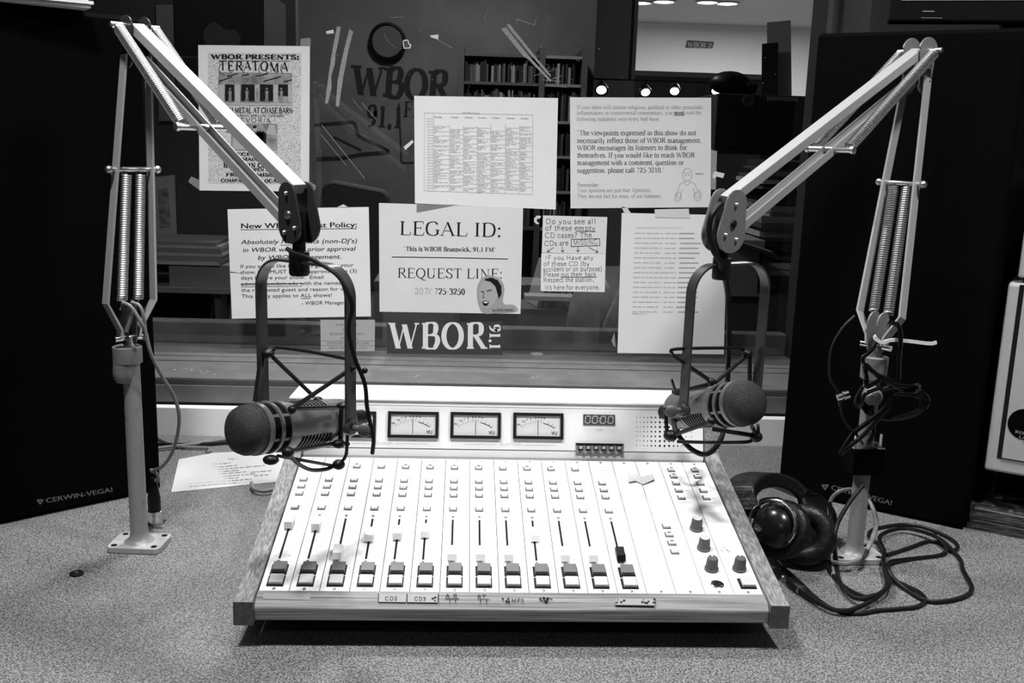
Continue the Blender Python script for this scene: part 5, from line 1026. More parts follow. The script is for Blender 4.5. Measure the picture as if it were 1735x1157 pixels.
a = Kc(138, 654); bar_words(pr, a[0], a[0]+24, a[1], 1.6, rr); pr.build('printed_lines', 'faint_ink', cl); em.build('printed_addresses', 'pencil', cl)
# handwritten notes
n1, fn, Y0 = notice('handwritten_note', 'handwritten note asking about empty CD cases with MISSING boxed', 'note', [(920, 365), (1029, 367.7), (1026.3, 429.6), (918, 428)], 'paper', 1)
pr = Print(fn)
for t, x0, x1, y0, y1 in (('Do you see all', 923.9, 1010.7, 379, 379), ('of these empty', 923.3, 1009.7, 390, 390.5), ('CD cases? The', 922.8, 1003, 402.7, 402), ('CDs are', 922, 963.5, 416.5, 415.2), ('MISSING', 971.3, 1012.8, 414.7, 413.9)): pr.text('', (x0, y0), (x1, y1), 8.2, hand(t))
pr.line([(977, 391.8), (1009.5, 392.3)], 1.0); pr.line([(968, 405.5), (1016, 404.3), (1016.3, 416), (967.6, 417.6), (968, 405.5)], 1.0)
for a, b, c in ((B(1225, 305), B(1185, 335), 2.3), (B(1283, 300), B(1286, 336), 1.57), (B(1385, 300), B(1385, 336), 1.57), (B(1455, 303), B(1517, 337), 0.52)):
    pr.line([a, b], 0.9); dd = math.atan2(b[1]-a[1], b[0]-a[0])
    for s in (-0.6, 0.6): pr.line([b, (b[0]-5*math.cos(dd+s), b[1]-5*math.sin(dd+s))], 0.9)
pr.build('handwriting', 'ink', n1)
n2, fn, Y0 = notice('handwritten_note', 'lower handwritten note asking to put the CDs back', 'note', [(917.4, 428.7), (1026.3, 430), (1024.5, 494.8), (916, 493)], 'paper2', 2)
pr = Print(fn)
for t, x0, x1, y0, y1 in (('IF you Have any', 923.3, 1006.3, 439.9, 439.8), ('of these CD (by', 920.8, 999.8, 450.2, 450.2), ('accident or on purpose)', 920, 1020.6, 459.5, 458.7), ('Please put them back', 920.2, 1011, 468.5, 467.8), ('Respect the station,', 920.2, 1007, 477.6, 476.9), ("it's here for everyone.", 922.8, 1016.7, 490.2, 489.9)): pr.text('', (x0, y0), (x1, y1), 7.2, hand(t))
pr.line([(950, 469.8), (1011, 469.4)], 1.0); pr.build('handwriting', 'ink', n2)
# tape scraps and residue
def scrap(label, q, m='wtape', name='tape_scrap', layer=0):
    n = len(q); Yt = GY-layer*0.0007; vs = [at(x, y, Yt-0.0003) for x, y in q]+[at(x, y, Yt) for x, y in q]
    mb = MB(); mb.add(vs, [tuple(range(n)), tuple(range(2*n-1, n-1, -1))]+[(i, i+n, (i+1) % n+n, (i+1) % n) for i in range(n)]); return tag(mb.build(name, m), label, 'tape')
C5 = lambda x, y: (520+x/4.3375, y/4.3375)
scrap('short white tape scrap left of the schedule sheet', [(684, 248.5), (698.3, 236.9), (701, 240.8), (686.7, 254.3)])
scrap('tiny white wedge of tape above the schedule sheet', [(728, 60), (743, 58.5), (742.5, 67), (731, 63.5)])
scrap('tiny tape scrap beside the top of the paired residue strips', [(552, 53), (565, 50), (565.6, 56.5), (553.5, 57.5)])
scrap('grey tape tab on the top right corner of the concert poster', [(509, 66), (522, 64), (526.5, 65), (526, 78.4), (509, 78.2)], 'grey')
scrap('grey tape tab on the lower left corner of the concert poster', [(318.8, 308), (324, 298.8), (338, 305), (338, 322)], 'grey')
scrap('grey tape tab on the lower right corner of the concert poster', [(523.7, 307), (535.7, 314.4), (534, 322), (524, 321.6)], 'grey')
scrap('small peaked tape tab above the guest policy notice', [(569, 352), (581.7, 346), (592, 352)], 'wtape')
scrap('vertical strip of pale tape beside the viewpoints notice', [(1204.5, 253.7), (1215, 256), (1213, 321), (1204.5, 321)], 'tape')
scrap('bent white tape flag beside the viewpoints notice', [(1207, 297.8), (1211, 290), (1227.9, 294), (1225, 301.7), (1214, 299), (1209, 304)], 'wtape', layer=1)
scrap('wide tape strip over the top edge of the contact list', [(1109, 354.7), (1167, 353.5), (1168.7, 369.4), (1110, 368)], 'wtape', layer=1)
scrap('small torn tape left above the contact list', [(1053, 350), (1063, 352), (1069, 361), (1058, 361)], 'wtape')
scrap('small torn tape below the jacket by the contact list', [(1036, 577), (1041, 562), (1043, 588), (1039, 585)], 'tape')
scrap('curled white tape hook beside the handwritten notes', [(917, 366), (910, 365), (905, 370), (905, 376), (910, 380), (914, 379), (909.5, 375), (909.5, 371), (915, 370)])
scrap('tape residue strip nearer the concert poster', [C5(*q) for q in ((220, 195), (250, 195), (232, 300), (210, 400), (205, 470), (178, 560), (182, 640), (155, 760), (133, 760), (158, 560), (185, 380))], 'tape', 'tape_residue')
scrap('tape residue strip beside its twin above the mural letters', [C5(*q) for q in ((312, 213), (340, 232), (305, 370), (290, 450), (268, 560), (250, 680), (235, 785), (212, 778), (225, 600), (248, 480), (270, 380))], 'tape', 'tape_residue')
dg = lambda t, s: (853+t*(932-853)+s*4.2, 45+t*(132-45)-s*3.6)
scrap('upper edge of the slanting tape residue above the schedule', [dg(0, 1.2), dg(0.03, 1.9), dg(0.55, 1.2), dg(0.97, 0.8), dg(1, 0.2), dg(0.6, 0.35), dg(0.05, 0.9)], 'tape', 'tape_residue')
scrap('lower edge of the slanting tape residue above the schedule', [dg(0, -1.0), dg(0.03, 0.4), dg(0.55, -0.3), dg(1.03, -0.2), dg(1.05, -0.8), dg(0.6, -1.1), dg(0.5, -1.6)], 'tape', 'tape_residue')
s = scrap('little white sticker patch beside the wall clock', [C5(*q) for q in ((705, 300), (720, 290), (745, 292), (752, 318), (768, 330), (760, 356), (712, 358), (706, 330))], 'wtape', 'small_sticker')
pp = Print(lambda x, y: at(x, y, GY-0.0005)); pp.poly([C5(*q) for q in ((712, 302), (740, 299), (745, 322), (758, 334), (752, 348), (718, 350), (713, 330))]); pp.build('printed_shape', 'greyd', s)
pr = Print(lambda x, y: at(x, y, GY-0.0001))
for a, b, w in (((544.7, 211.3), (617.9, 302.5), 0.9), ((542.8, 226.5), (586.5, 279.7), 0.8), ((613, 174), (638, 203), 0.8), ((596, 167), (613, 187), 0.5), ((905, 128), (940, 118), 0.7), ((925, 138), (952, 128), 0.7), ((820, 35), (826, 15), 0.6), ((661, 30), (684, 29), 0.7), ((741, 67), (766, 81), 0.9), ((875, 32), (905, 42), 1.2), ((905, 42), (909, 30), 0.9), ((875, 32), (876, 40), 0.9), ((918, 135), (950, 138), 0.8), ((930, 145), (960, 148), 0.6)): pr.line([a, b], w)
rr = random.Random(8)
for k in range(110):
    x, y = rr.uniform(530, 1340), rr.uniform(5, 165); 
    if rr.random() < 0.5: x = rr.uniform(840, 990)
    r = rr.uniform(0.3, 0.9); pr.poly([(x-r, y), (x, y-r), (x+r*rr.uniform(1, 3), y), (x, y+r)])
o = pr.build('glass_scratch', 'scratch', bpy.data.objects['window_1']); o['kind'] = 'stuff'
# sheet on the desk
zt = ZD+0.0006
q = [(290, 833.6), (303, 778), (330, 773), (361, 767), (468, 762), (481, 771), (480, 815), (400, 823)]
ds = thing('desk_sheet', 'loose printed sheet lying on the desk behind the left microphone', 'paper', atz(390, 800, ZD))
P = [atz(x, y, zt+(0.004 if k in (1,) else 0.0)) for k, (x, y) in enumerate(q)]; n = len(P); mb = MB(); mb.add(P[::-1]+[p-np.array([0, 0, 0.0004]) for p in P[::-1]], [tuple(range(n-1, -1, -1)), tuple(range(n, 2*n))]+[(i, (i+1) % n, n+(i+1) % n, n+i) for i in range(n)]); mb.build('sheet', 'paper3', ds)
pr = Print(lambda x, y: atz(x, y, zt+0.0009)); rr = random.Random(31); sl = -0.085
pr.text('', (386, 778), (402, 777), 3, font_text('Page 1', 0.02))
for k in range(9):
    y = 790+k*4.3; x0 = 332-k*1.5 if k % 4 else 320; bar_words(pr, x0, x0+rr.uniform(70, 130), y, 1.0, rr, sl)
bar_words(pr, 425, 460, 800, 1.2, rr, sl); bar_words(pr, 430, 455, 806, 1.2, rr, sl); pr.build('printed_text', 'pencil', ds)
# ------------------------------------------------------------------ loudspeakers
def loudspeaker(label, A0, A1, zt, logo, depth=0.30):
    A0 = np.array([A0[0], A0[1], ZD]); A1 = np.array([A1[0], A1[1], ZD]); d = nrm(A1-A0); n = np.array([d[1], -d[0], 0]); n = n if n[1] < 0 else -n
    w = np.linalg.norm(A1-A0); h = zt-ZD; t = thing('loudspeaker', label, 'loudspeaker', (A0+A1)/2-n*depth/2)
    MB().frame((A0+A1)/2-n*(depth/2+0.012)+UP*(h/2+0.0005), d, n, UP, w, depth, h-0.001).build('cabinet', 'spkbox', t, bevel=0.004)
    MB().frame((A0+A1)/2-n*0.006+UP*h/2, d, n, UP, w-0.006, 0.0115, h-0.008).build('grille', 'spk', t, bevel=0.003)
    fn = lambda x, y: onplane(x, y, A0+n*0.0002, n)
    pr = Print(fn); (x0, y0), (x1, y1), cap, mk = logo
    pr.text('', (x0, y0), (x1, y1), cap, font_text('CERWIN-VEGA!', 0.022)); mx, my = mk
    for r in (cap*0.72, cap*0.42): pr.line([(mx-r, my-r*0.6), (mx+r, my-r*0.6), (mx, my+r*0.8), (mx-r, my-r*0.6)], cap*0.16)
    pr.build('logo', 'logo', t); return t
dl = nrm(np.array([-0.4715+0.6505, 1.4777-1.3301, 0])); A1 = np.array([-0.4715, 1.4777]); A0 = A1-dl[:2]*0.40
loudspeaker('tall black loudspeaker standing behind the left boom arm', A0, A1, CZ+0.150, ((78, 852), (191, 833), 8, (68, 850)))
dr = nrm(np.array([0.721-0.5003, 1.3717-1.5229, 0])); B0 = np.array([0.5003, 1.5229]); B1 = B0+dr[:2]*0.285
loudspeaker('tall black loudspeaker standing behind the right boom arm and headphones', B0, B1, CZ+0.166, ((1407, 829), (1510, 856), 8.5, (1398, 825)))
# loose sheets lying on the left loudspeaker
zs = CZ+0.1505
for k, (dx, rz, m) in enumerate(((0, 0.0, 'greyl'), (0.004, 0.03, 'white_lam'), (-0.003, -0.02, 'paper'))):
    c = at(60, 6, 1.40); e = at(163, 6, 1.42); o = MB().box((-0.14, 0.10, 0.002), (0.28, 0.20, 0.004)).build('magazine', m); o.location = (e[0]+dx, e[1]-0.02, zs+0.0048*k+0.0006); o.rotation_euler = (0, 0, 0.55+rz)
    tag(o, ('bottom', 'middle', 'top')[k]+' magazine of the small pile on the left loudspeaker', 'magazine', 'magazines on the left loudspeaker')
# monitor standing on the right loudspeaker
zm = CZ+0.1665; mp = at(1655, 38, 1.50)
mo = thing('monitor', 'black computer monitor with grey window panes on the right loudspeaker', 'monitor', (mp[0], 1.50, zm))
ry = nrm((0.96, -0.28, 0)); nf = np.array([ry[1], -ry[0], 0]); nf = nf if nf[1] < 0 else -nf
c0 = np.array([mp[0]+0.06, 1.50, 0]); zb = at(1600, 36, 1.50)[2]; mw2, mh2 = 0.36, 0.24
MB().frame(c0+UP*(zb+mh2/2), ry, nf, UP, mw2, 0.03, mh2).build('housing', 'eq', mo, bevel=0.004)
scn = MB().frame(c0+UP*(zb+mh2/2+0.010)+nf*0.0156, ry, nf, UP, mw2-0.03, 0.001, mh2-0.042).build('screen', 'screen', mo)
for k in range(7): MB().frame(c0+UP*(zb+0.031+0.008+0.004)+nf*0.0166+ry*(-0.115+k*0.035), ry, nf, UP, 0.026, 0.0006, 0.014).build('window_pane', 'screen2', scn)
pr = Print(lambda x, y: onplane(x, y, c0+nf*0.0153, nf)); pr.text('', (1563, 20), (1583, 20), 3, font_text('STUDIO')) if False else None
pr.line([(1563, 19), (1583, 19.2)], 1.6).line([(1561, 30), (1597, 30.6)], 0.8); pr.build('bezel_print', 'grey', mo)
MB().cyl(c0+UP*(zm+0.006)-nf*0.03, c0+UP*(zb+0.05)-nf*0.03, 0.018, 16).build('neck', 'eq', mo); MB().lathe(c0+UP*zm-nf*0.03, UP, [(0.0005, 0.08), (0.006, 0.078), (0.010, 0.03)], 28).build('foot', 'eq', mo)
# pale equipment cabinet on a black unit at the right edge, turned like the loudspeaker
EY = 1.36
ex = at(1667, 797, EY)[0]; ez = at(1667, 797, EY)[2]; et = at(1708, 478, EY)[2]
er = nrm((0.84, -0.54, 0)); en = np.array([er[1], -er[0], 0]); en = en if en[1] < 0 else -en
o0 = np.array([ex, EY, 0])
q = o0+er*0.13-en*0.24; du_ = thing('rack_unit', 'black rack unit lying on the desk under the pale equipment cabinet', 'rack unit', (q[0], q[1], ZD))
MB().frame(o0+er*0.13-en*0.235+UP*(ZD+(ez-ZD)/2-0.002), er, en, UP, 0.24, 0.17, ez-ZD-0.006).build('chassis', 'eq', du_, bevel=0.003)
MB().frame(o0+er*0.13-en*0.148+UP*(ZD+(ez-ZD)/2-0.002), er, en, UP, 0.24, 0.003, ez-ZD-0.015).build('face_plate', 'black', du_)
for k in range(3): MB().lathe(o0+er*(0.06+0.05*k)-en*0.1464+UP*(ZD+0.07), en, [(0, 0.009), (0.01, 0.008)], 16).build('knob', 'greyd', du_)
q = o0+er*0.14-en*0.14; eqc = thing('equipment_cabinet', 'pale grey equipment cabinet with a round black sticker on its panel', 'cabinet', (q[0], q[1], ez))
MB().frame(o0+er*0.14-en*0.14+UP*((ez+et)/2), er, en, UP, 0.28, 0.28, et-ez-0.002).build('case', 'box', eqc, bevel=0.004)
fnb = lambda k: (lambda x, y: onplane(x, y, o0+en*k, en))
gx = float((onplane(1691, 760, o0, en)-o0)@er); gz = onplane(1691, 778, o0, en)[2]
MB().frame(o0+er*(gx+0.12)+UP*((gz+et)/2)+en*0.0004, er, en, UP, 0.24, 0.0008, et-gz-0.004).build('panel_groove', 'black', eqc)
MB().frame(o0+er*(gx+0.0062+0.115)+UP*((gz+et)/2+0.0006)+en*0.0012, er, en, UP, 0.23, 0.002, et-gz-0.0052).build('front_panel', 'box', eqc, bevel=0.001)
sc0 = onplane(1737, 719, o0+en*0.0024, en); MB().lathe(sc0, en, [(0, 0.0225), (0.0004, 0.0225)], 32).build('round_sticker', 'spkbox', eqc)
pr = Print(fnb(0.0031)); pr.text('', (1719.5, 733), (1752, 741), 5.2, font_text('BOOM BOX', 0.03)).text('', (1726, 741.5), (1745, 746), 5, font_text('LAB', 0.02)).text('', (1733, 749), (1741, 751), 4.5, font_text('R', 0.02)); pr.build('sticker_print', 'grey', eqc)
q = o0+er*0.145-en*0.14; top = thing('equipment_box', 'pale chipped metal box standing on the equipment cabinet', 'box', (q[0], q[1], et))
MB().frame(q+UP*(et+0.0065+0.06), er, en, UP, 0.27, 0.26, 0.12).build('box_body', 'box', top, bevel=0.003); MB().frame(q+UP*(et+0.003), er, en, UP, 0.25, 0.23, 0.005).build('rubber_pad', 'black', top)
# cd cases at the foot of the rack unit
cd = atz(1638, 895, ZD); rot = math.atan2(er[1], er[0])
for k in range(4):
    o = MB().box((0.0625, 0.05, 0.0048), (0.125-0.002*(k % 3), 0.10, 0.0092)).build('cd_case', 'cdp'); o.location = (cd[0]+0.002*math.sin(k*2.1), cd[1]+0.002*math.cos(k*1.3), ZD+0.0004+k*0.0098); o.rotation_euler = (0, 0, rot+0.03*math.sin(k*3.3))
    tag(o, ('lowest', 'second lowest', 'second highest', 'topmost')[k]+' clear plastic CD case in the stack beside the rack unit', 'case', 'stack of CD cases on the desk')
    MB().box((0.0625, -0.0003, 0.0048), (0.112, 0.0006, 0.0022)).build('spine_label', 'grey' if k % 2 else 'greyd', o, local=True)

# ------------------------------------------------------------------ connector, cables
def cable(name, label, pts, r, m, cat='cable', n=7, group=None):
    return tag(MB().tube(catmull(pts, n), r, 8).build(name, m), label, cat, group)
jp = atz(263, 889, ZD)
xl = thing('wall_jack', 'black cable plug standing in a small silver socket plate on the desk', 'connector', jp)
MB().box((jp[0], jp[1], ZD+0.0016), (0.030, 0.026, 0.0028)).build('socket_plate', 'screw', xl, bevel=0.0006); MB().lathe((jp[0], jp[1], ZD+0.003), UP, [(0, 0.0095), (0.018, 0.0095), (0.0185, 0.0085)], 20).build('socket_ring', 'chrome', xl)
MB().lathe((jp[0], jp[1], ZD+0.0216), UP, [(0, 0.0088), (0.018, 0.0088), (0.030, 0.0072), (0.045, 0.0045), (0.048, 0.003)], 20).build('plug_sleeve', 'rubber', xl)
Yc = 1.25
pts = [at(214, 562, 1.235), at(222, 535, 1.235), at(216, 517, 1.235), at(208, 513, 1.235), at(222, 520, 1.23), at(238, 545, 1.23), at(247, 565, 1.235), at(256, 600, 1.24), at(276, 640, 1.26), at(293, 668, 1.28), at(303, 700, 1.29), at(301, 735, 1.30), at(290, 770, 1.31), at(275, 790, 1.32), at(262, 796, 1.33), at(256, 797, 1.33), at(266, 803, 1.333), at(268, 815, 1.336), np.array([jp[0], jp[1], ZD+0.066])]
cable('microphone_cable', 'pale grey cable drooping from the left boom fork to the desk plug', pts, 0.0024, 'gcable')
cable('microphone_cable', 'thin cable loop at the fork of the left boom arm', [at(223, 512, 1.245), at(236, 518, 1.24), at(243, 535, 1.24), at(246, 560, 1.245), at(244, 575, 1.25)], 0.0022, 'gcable')
cable('microphone_cable', 'black cable running over the left yoke and down its side', [at(486, 421, 1.075), at(497, 428, 1.07), at(520, 436, 1.06), at(548, 450, 1.045), at(573, 468, 1.035), at(590, 497, 1.03), at(597, 522, 1.03), at(591, 555, 1.03), at(594, 580, 1.03), at(603, 612, 1.035), at(618, 650, 1.04), at(622, 690, 1.04), at(629, 725, 1.04), at(633, 745, 1.04), at(631, 768, 1.045)], 0.0024, 'rubber')
cable('microphone_cable', 'thick black cable running down from the right boom bracket behind its microphone', [at(1222, 345, 1.19), at(1206, 365, 1.185), at(1201, 392, 1.185), at(1207, 420, 1.185), at(1221, 448, 1.19), at(1232, 490, 1.225), at(1235, 540, 1.23), at(1234, 600, 1.235), at(1232, 660, 1.26), at(1229, 700, 1.28), at(1222, 742, 1.26), at(1200, 768, 1.25), at(1176, 764, 1.26), at(1152, 741, 1.28), at(1146, 722, 1.30)], 0.0036, 'rubber')
zc = ZD+0.003
cable('power_cable', 'black cable along the backsplash behind the left microphone', [at(262, 750, 1.755), at(330, 751, 1.755), at(400, 748, 1.75), at(450, 748, 1.75)], 0.003, 'rubber') if False else None
for k, (q, r, m, lab) in enumerate((([(258, 752), (300, 753), (350, 752), (400, 749), (470, 750)], 0.0032, 'rubber', 'black cable lying along the backsplash behind the loose sheet'), ([(262, 738), (285, 750), (310, 757), (340, 758), (352, 759), (356, 763), (350, 766)], 0.0026, 'gcable', 'thin grey cable curling behind the loose sheet'), ([(258, 760), (330, 752), (400, 742), (470, 738)], 0.003, 'gcable', 'dark grey cable rising along the backsplash'), ([(426, 818), (430, 828), (445, 832), (465, 829), (478, 824)], 0.003, 'lcable', 'pale cable end poking out under the loose sheet'))):
    cable('desk_cable', lab, [atz(x, y, ZD+r+0.0009*(k+1)) for x, y in q], r, m)
# headphones
hpt = thing('headphones', 'black padded headphones lying beside the oak cheek of the console', 'headphones', atz(1335, 935, ZD))
def ringpad(c, ax_, R, r, m, name):
    c = np.array(c); a = nrm(ax_); x = nrm(np.cross(a, UP)); y = np.cross(a, x); mb = MB(); N, Mn = 48, 12; vs = []
    for i in range(N):
        t = 2*math.pi*i/N; rad = math.cos(t)*x+math.sin(t)*y; rr = r*(1+0.055*(i % 2))
        for k in range(Mn): w = 2*math.pi*k/Mn; vs.append(c+rad*(R+rr*math.cos(w))+a*rr*0.85*math.sin(w))
    fs = [(i*Mn+k, ((i+1) % N)*Mn+k, ((i+1) % N)*Mn+(k+1) % Mn, i*Mn+(k+1) % Mn) for i in range(N) for k in range(Mn)]
    mb.add(vs, fs, True); return mb.build(name, m, hpt)
cB = at(1363, 906, 1.235); aB = nrm((-0.35, -0.80, 0.42)); ringpad(cB, aB, 0.0285, 0.0125, 'pad', 'ear_pad'); MB().lathe(cB-aB*0.012, aB, [(0, 0.036), (0.006, 0.036), (0.008, 0.02), (0.009, 0.0)], 28).build('driver_cloth', 'rubber', hpt); MB().lathe(cB-aB*0.016, -aB, [(0, 0.037), (0.010, 0.033), (0.018, 0.02), (0.021, 0.0)], 28).build('ear_cup', 'hp', hpt)
cA = at(1311, 890, 1.19); aA = nrm((-0.62, -0.62, 0.48)); MB().lathe(cA-aA*0.014, aA, [(0, 0.028), (0.006, 0.0285), (0.010, 0.026), (0.011, 0.027), (0.018, 0.0235), (0.024, 0.016), (0.0265, 0.007), (0.027, 0.0)], 36).build('ear_cup', 'hp', hpt); ringpad(cA-aA*0.024, aA, 0.0275, 0.012, 'pad', 'ear_pad')
x_ = nrm(np.cross(aA, UP)); y_ = np.cross(x_, aA)
MB().tube([cA+aA*0.006+0.0315*(math.cos(t)*x_+math.sin(t)*y_) for t in np.linspace(-0.5, math.pi+0.5, 18)], 0.0022, 8).build('cup_fork', 'chrome', hpt)
jq = at(1286, 893, 1.175); MB().lathe(jq, nrm((-0.5, -0.8, 0.3)), [(0, 0.0055), (0.004, 0.0055), (0.004, 0.003), (0.001, 0.0028)], 16).build('jack_socket', 'chrome', hpt)
band = catmull([at(1262, 872, 1.25), at(1252, 840, 1.28), at(1268, 818, 1.31), at(1300, 812, 1.34), at(1335, 822, 1.35), at(1368, 845, 1.34), at(1388, 872, 1.31), at(1390, 900, 1.29)], 6)
band = [np.array([p[0], p[1], max(p[2], ZD+0.019)]) for p in band]
MB().sweep(band, (0, 0.3, 1), 0.020, 0.044).build('headband', 'pad', hpt, bevel=0.006, seg=3)
ringpad(np.array([cB[0]+0.004, cB[1]+0.035, ZD+0.026]), (0.05, -0.25, 0.9), 0.034, 0.013, 'pad', 'cushion')
for q in (((1285, 860, 1.2), (1290, 848, 1.22), (1320, 846, 1.23), (1333, 862, 1.22), (1334, 890, 1.21)),): MB().tube(catmull([at(*p) for p in q], 5), 0.0026, 8).build('yoke_arm', 'hp', hpt)
# headphone lead with plug and loops on the desk
H8 = lambda x, y, z=0.0: atz(1240+x/3.505, 780+y/3.505, ZD+0.0028+z)
lead = [at(1303, 912, 1.18)]+[H8(240, 545, 0.012), H8(300, 630), H8(400, 720), H8(475, 795), H8(560, 860), H8(650, 898), H8(760, 908), H8(870, 890), H8(1000, 880), H8(1100, 868), H8(1150, 830), H8(1110, 780), H8(1000, 728), H8(920, 680), H8(900, 620), H8(905, 560), H8(872, 500), H8(815, 455), H8(830, 415), H8(900, 395), H8(1030, 380), H8(1160, 402), H8(1290, 460), H8(1342, 510), H8(1310, 535), H8(1260, 500), H8(1170, 480), H8(1050, 520), H8(920, 562)]
cable('headphone_lead', 'long black headphone lead looping over the desk to the right', lead, 0.0026, 'rubber')
lead2 = [H8(520, 850, 0.004), H8(600, 885, 0.004), H8(700, 888, 0.005), H8(800, 850, 0.005), H8(890, 790, 0.006), H8(920, 740, 0.006), H8(915, 680, 0.006), H8(900, 600, 0.007), H8(905, 540, 0.007), H8(880, 450, 0.006), H8(1000, 405, 0.005), H8(1120, 420, 0.006), H8(1240, 470, 0.006), H8(1350, 580), H8(1372, 650), H8(1425, 755), H8(1380, 808), H8(1250, 838), H8(1140, 828), H8(1040, 770), H8(960, 700, 0.004), H8(928, 640, 0.009), H8(950, 600, 0.003), H8(1100, 580), H8(1235, 562), H8(1275, 520, 0.004), H8(1200, 440, 0.008)]
cable('extension_lead', 'black extension lead coiled on the desk beside the riser', lead2, 0.0029, 'rubber')
pa, pb = H8(300, 690, 0.003), H8(520, 850, 0.004); d_ = nrm(pb-pa); L_ = np.linalg.norm(pb-pa)
pg = thing('jack_plug', 'black quarter inch jack plug with silver tip lying before the headphones', 'plug', pa*0.5+pb*0.5)
MB().lathe(pa, d_, [(0, 0.0008), (0.002, 0.0028), (0.004, 0.0018), (0.006, 0.003), (0.016, 0.003)], 14).build('tip', 'chrome', pg); MB().lathe(pa+d_*0.0162, d_, [(0, 0.0058), (0.022, 0.0062), (0.024, 0.0052), (0.040, 0.0045), (L_-0.0165, 0.003)], 16).build('sleeve', 'rubber', pg)
MB().lathe(pa+d_*0.040, d_, [(0, 0.0060), (0.003, 0.0060)], 16).build('ring', 'screw', pg)
cable('riser_cable', 'black cable falling along the right riser to the desk', [at(1462, 822, 1.245), at(1440, 850, 1.235), at(1420, 885, 1.225), at(1414, 915, 1.215), H8(620, 600, 0.004), H8(640, 720, 0.004), H8(715, 808, 0.005), H8(800, 820, 0.008), H8(895, 780, 0.010), H8(940, 725, 0.010), H8(915, 665, 0.010)], 0.003, 'rubber')
cable('riser_cable', 'second black cable hanging between the headphones and the right riser', [at(1405, 850, 1.28), at(1408, 880, 1.27), at(1404, 915, 1.25), H8(575, 600, 0.003), H8(600, 680, 0.0), H8(680, 760, 0.0), H8(790, 810, 0.003), H8(850, 800, 0.004)], 0.003, 'rubber')
cable('riser_cable', 'grey cable looping round the foot of the right riser', [at(1462, 833, 1.30), at(1440, 829, 1.30), at(1420, 834, 1.30), at(1407, 850, 1.30), at(1406, 880, 1.285), at(1409, 912, 1.26), atz(1408, 945, ZD+0.0035), atz(1412, 975, ZD+0.0035)], 0.003, 'gcable')
cable('riser_cable', 'grey cable arching from the right loudspeaker down to the riser base plate', [at(1458, 838, 1.31), at(1474, 852, 1.30), at(1484, 880, 1.27), at(1481, 905, 1.24), at(1470, 930, 1.21), H8(780, 575, 0.010), H8(690, 612, 0.010), H8(600, 605, 0.006)], 0.0032, 'gcable')
# clamp, tie and hung cable bundle on the right riser
rx, ry_ = bR[0], bR[1]
zc0, zc1 = at(1460, 803, 1.25)[2], at(1466, 760, 1.25)[2]
cp_ = thing('riser_clamp', 'black clamp block with metal top plate on the right riser', 'clamp', (rx, ry_, zc0))
mb = MB(); 
for sx in (-1, 1): mb.box((rx+sx*0.0156, ry_, (zc0+zc1)/2), (0.0092, 0.034, zc1-zc0))
for sy in (-1, 1): mb.box((rx, ry_+sy*0.0145, (zc0+zc1)/2), (0.0215, 0.0052, zc1-zc0))
mb.build('clamp_block', 'spkbox', cp_)
for sx in (-1, 1): MB().box((rx+sx*0.0160, ry_, zc1+0.0012), (0.010, 0.03, 0.0022)).build('top_plate', 'screw', cp_); MB().cyl((rx+sx*0.017, ry_-0.008, zc1+0.0024), (rx+sx*0.017, ry_-0.008, zc1+0.020), 0.002, 10).build('bolt', 'chrome', cp_)
tie = [at(1481, 568, 1.235), at(1484, 574, 1.232), at(1495, 580, 1.232), at(1512, 576, 1.235), at(1540, 578, 1.24), at(1575, 582, 1.24), at(1587, 580, 1.24)]
tag(MB().sweep(catmull(tie, 5), (0, 0, 1), 0.0045, 0.0014).build('cable_tie', 'wtape'), 'white cable tie round the right boom fork with its tail sticking out', 'cable tie')
def loops(c, x, y, r0, r1, turns, n=14, dz=0.0):
    c = np.array(c); return [c+(r0*math.cos(2*math.pi*i/n)*np.array(x)+r1*math.sin(2*math.pi*i/n)*np.array(y))*(1+0.16*math.sin(i*0.9+1.0))+np.array([0.004*math.sin(i*0.7), -0.006*math.cos(i*0.45), dz*i]) for i in range(int(turns*n)+1)]
hc = at(1516, 682, 1.235)
cable('hung_cable', 'black cable bundle hanging in tight loops right of the right riser', [at(1490, 640, 1.225)]+loops(hc, nrm((0.9, -0.2, 0.25)), nrm((-0.35, 0.3, 0.8)), 0.030, 0.024, 4.4)+[at(1480, 730, 1.235), at(1470, 752, 1.24)], 0.0030, 'gcab', n=5)
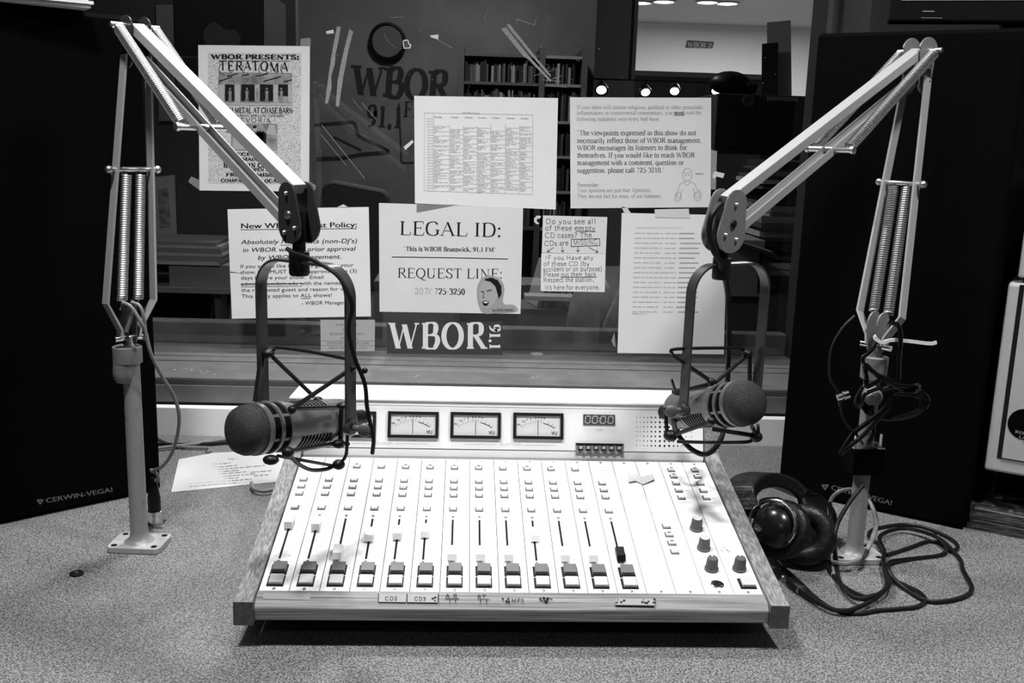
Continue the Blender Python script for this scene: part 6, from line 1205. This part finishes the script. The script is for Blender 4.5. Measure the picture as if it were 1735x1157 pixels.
cable('hung_cable', 'glossy black cable crossing below the right boom collar', [at(1505, 545, 1.24), at(1522, 552, 1.235), at(1526, 575, 1.23), at(1523, 610, 1.228), at(1520, 650, 1.225), at(1500, 640, 1.228), at(1470, 655, 1.228), at(1468, 640, 1.228), at(1466, 618, 1.228), at(1482, 632, 1.226), at(1502, 648, 1.226), at(1540, 655, 1.22), at(1556, 652, 1.23), at(1550, 668, 1.22), at(1520, 668, 1.222), at(1500, 690, 1.225), at(1470, 715, 1.225), at(1446, 735, 1.225), at(1425, 768, 1.225), at(1434, 760, 1.222), at(1462, 738, 1.222), at(1490, 706, 1.225), at(1505, 690, 1.225)], 0.0030, 'gcab')
cable('hung_cable', 'glossy black cable twisting down round the right riser', [at(1486, 578, 1.235), at(1478, 592, 1.226), at(1463, 606, 1.224), at(1466, 620, 1.222), at(1484, 633, 1.222), at(1500, 642, 1.226), at(1494, 655, 1.226), at(1466, 668, 1.226), at(1458, 690, 1.228), at(1450, 680, 1.235), at(1462, 655, 1.24)], 0.0026, 'gcab')
wire = [at(1448, 535, 1.24), at(1428, 555, 1.235), at(1410, 585, 1.23), at(1405, 615, 1.225), at(1407, 642, 1.222), at(1420, 665, 1.22)]
cable('thin_wire', 'thin black wire arcing left from the right boom fork to an inline plug', wire, 0.0016, 'rubber')
pl_ = thing('inline_plug', 'small silver inline plug hanging on the thin wire', 'plug', at(1426, 672, 1.22)); d_ = nrm(at(1437, 668, 1.22)-at(1420, 674, 1.22)); MB().lathe(at(1419, 674, 1.22), d_, [(0, 0.0045), (0.005, 0.005), (0.0055, 0.0042), (0.008, 0.0042), (0.0085, 0.006), (0.015, 0.0058)], 16).build('barrel', 'chrome', pl_); MB().lathe(at(1423, 678, 1.221), (0.15, 0, -1), [(0, 0.003), (0.008, 0.002)], 10).build('strain_relief', 'rubber', pl_)
cable('thin_wire', 'thin black wire running from the inline plug to the clamp', [at(1424, 684, 1.22), at(1427, 705, 1.22), at(1436, 722, 1.22), at(1450, 735, 1.225), at(1462, 752, 1.235)], 0.0016, 'rubber')
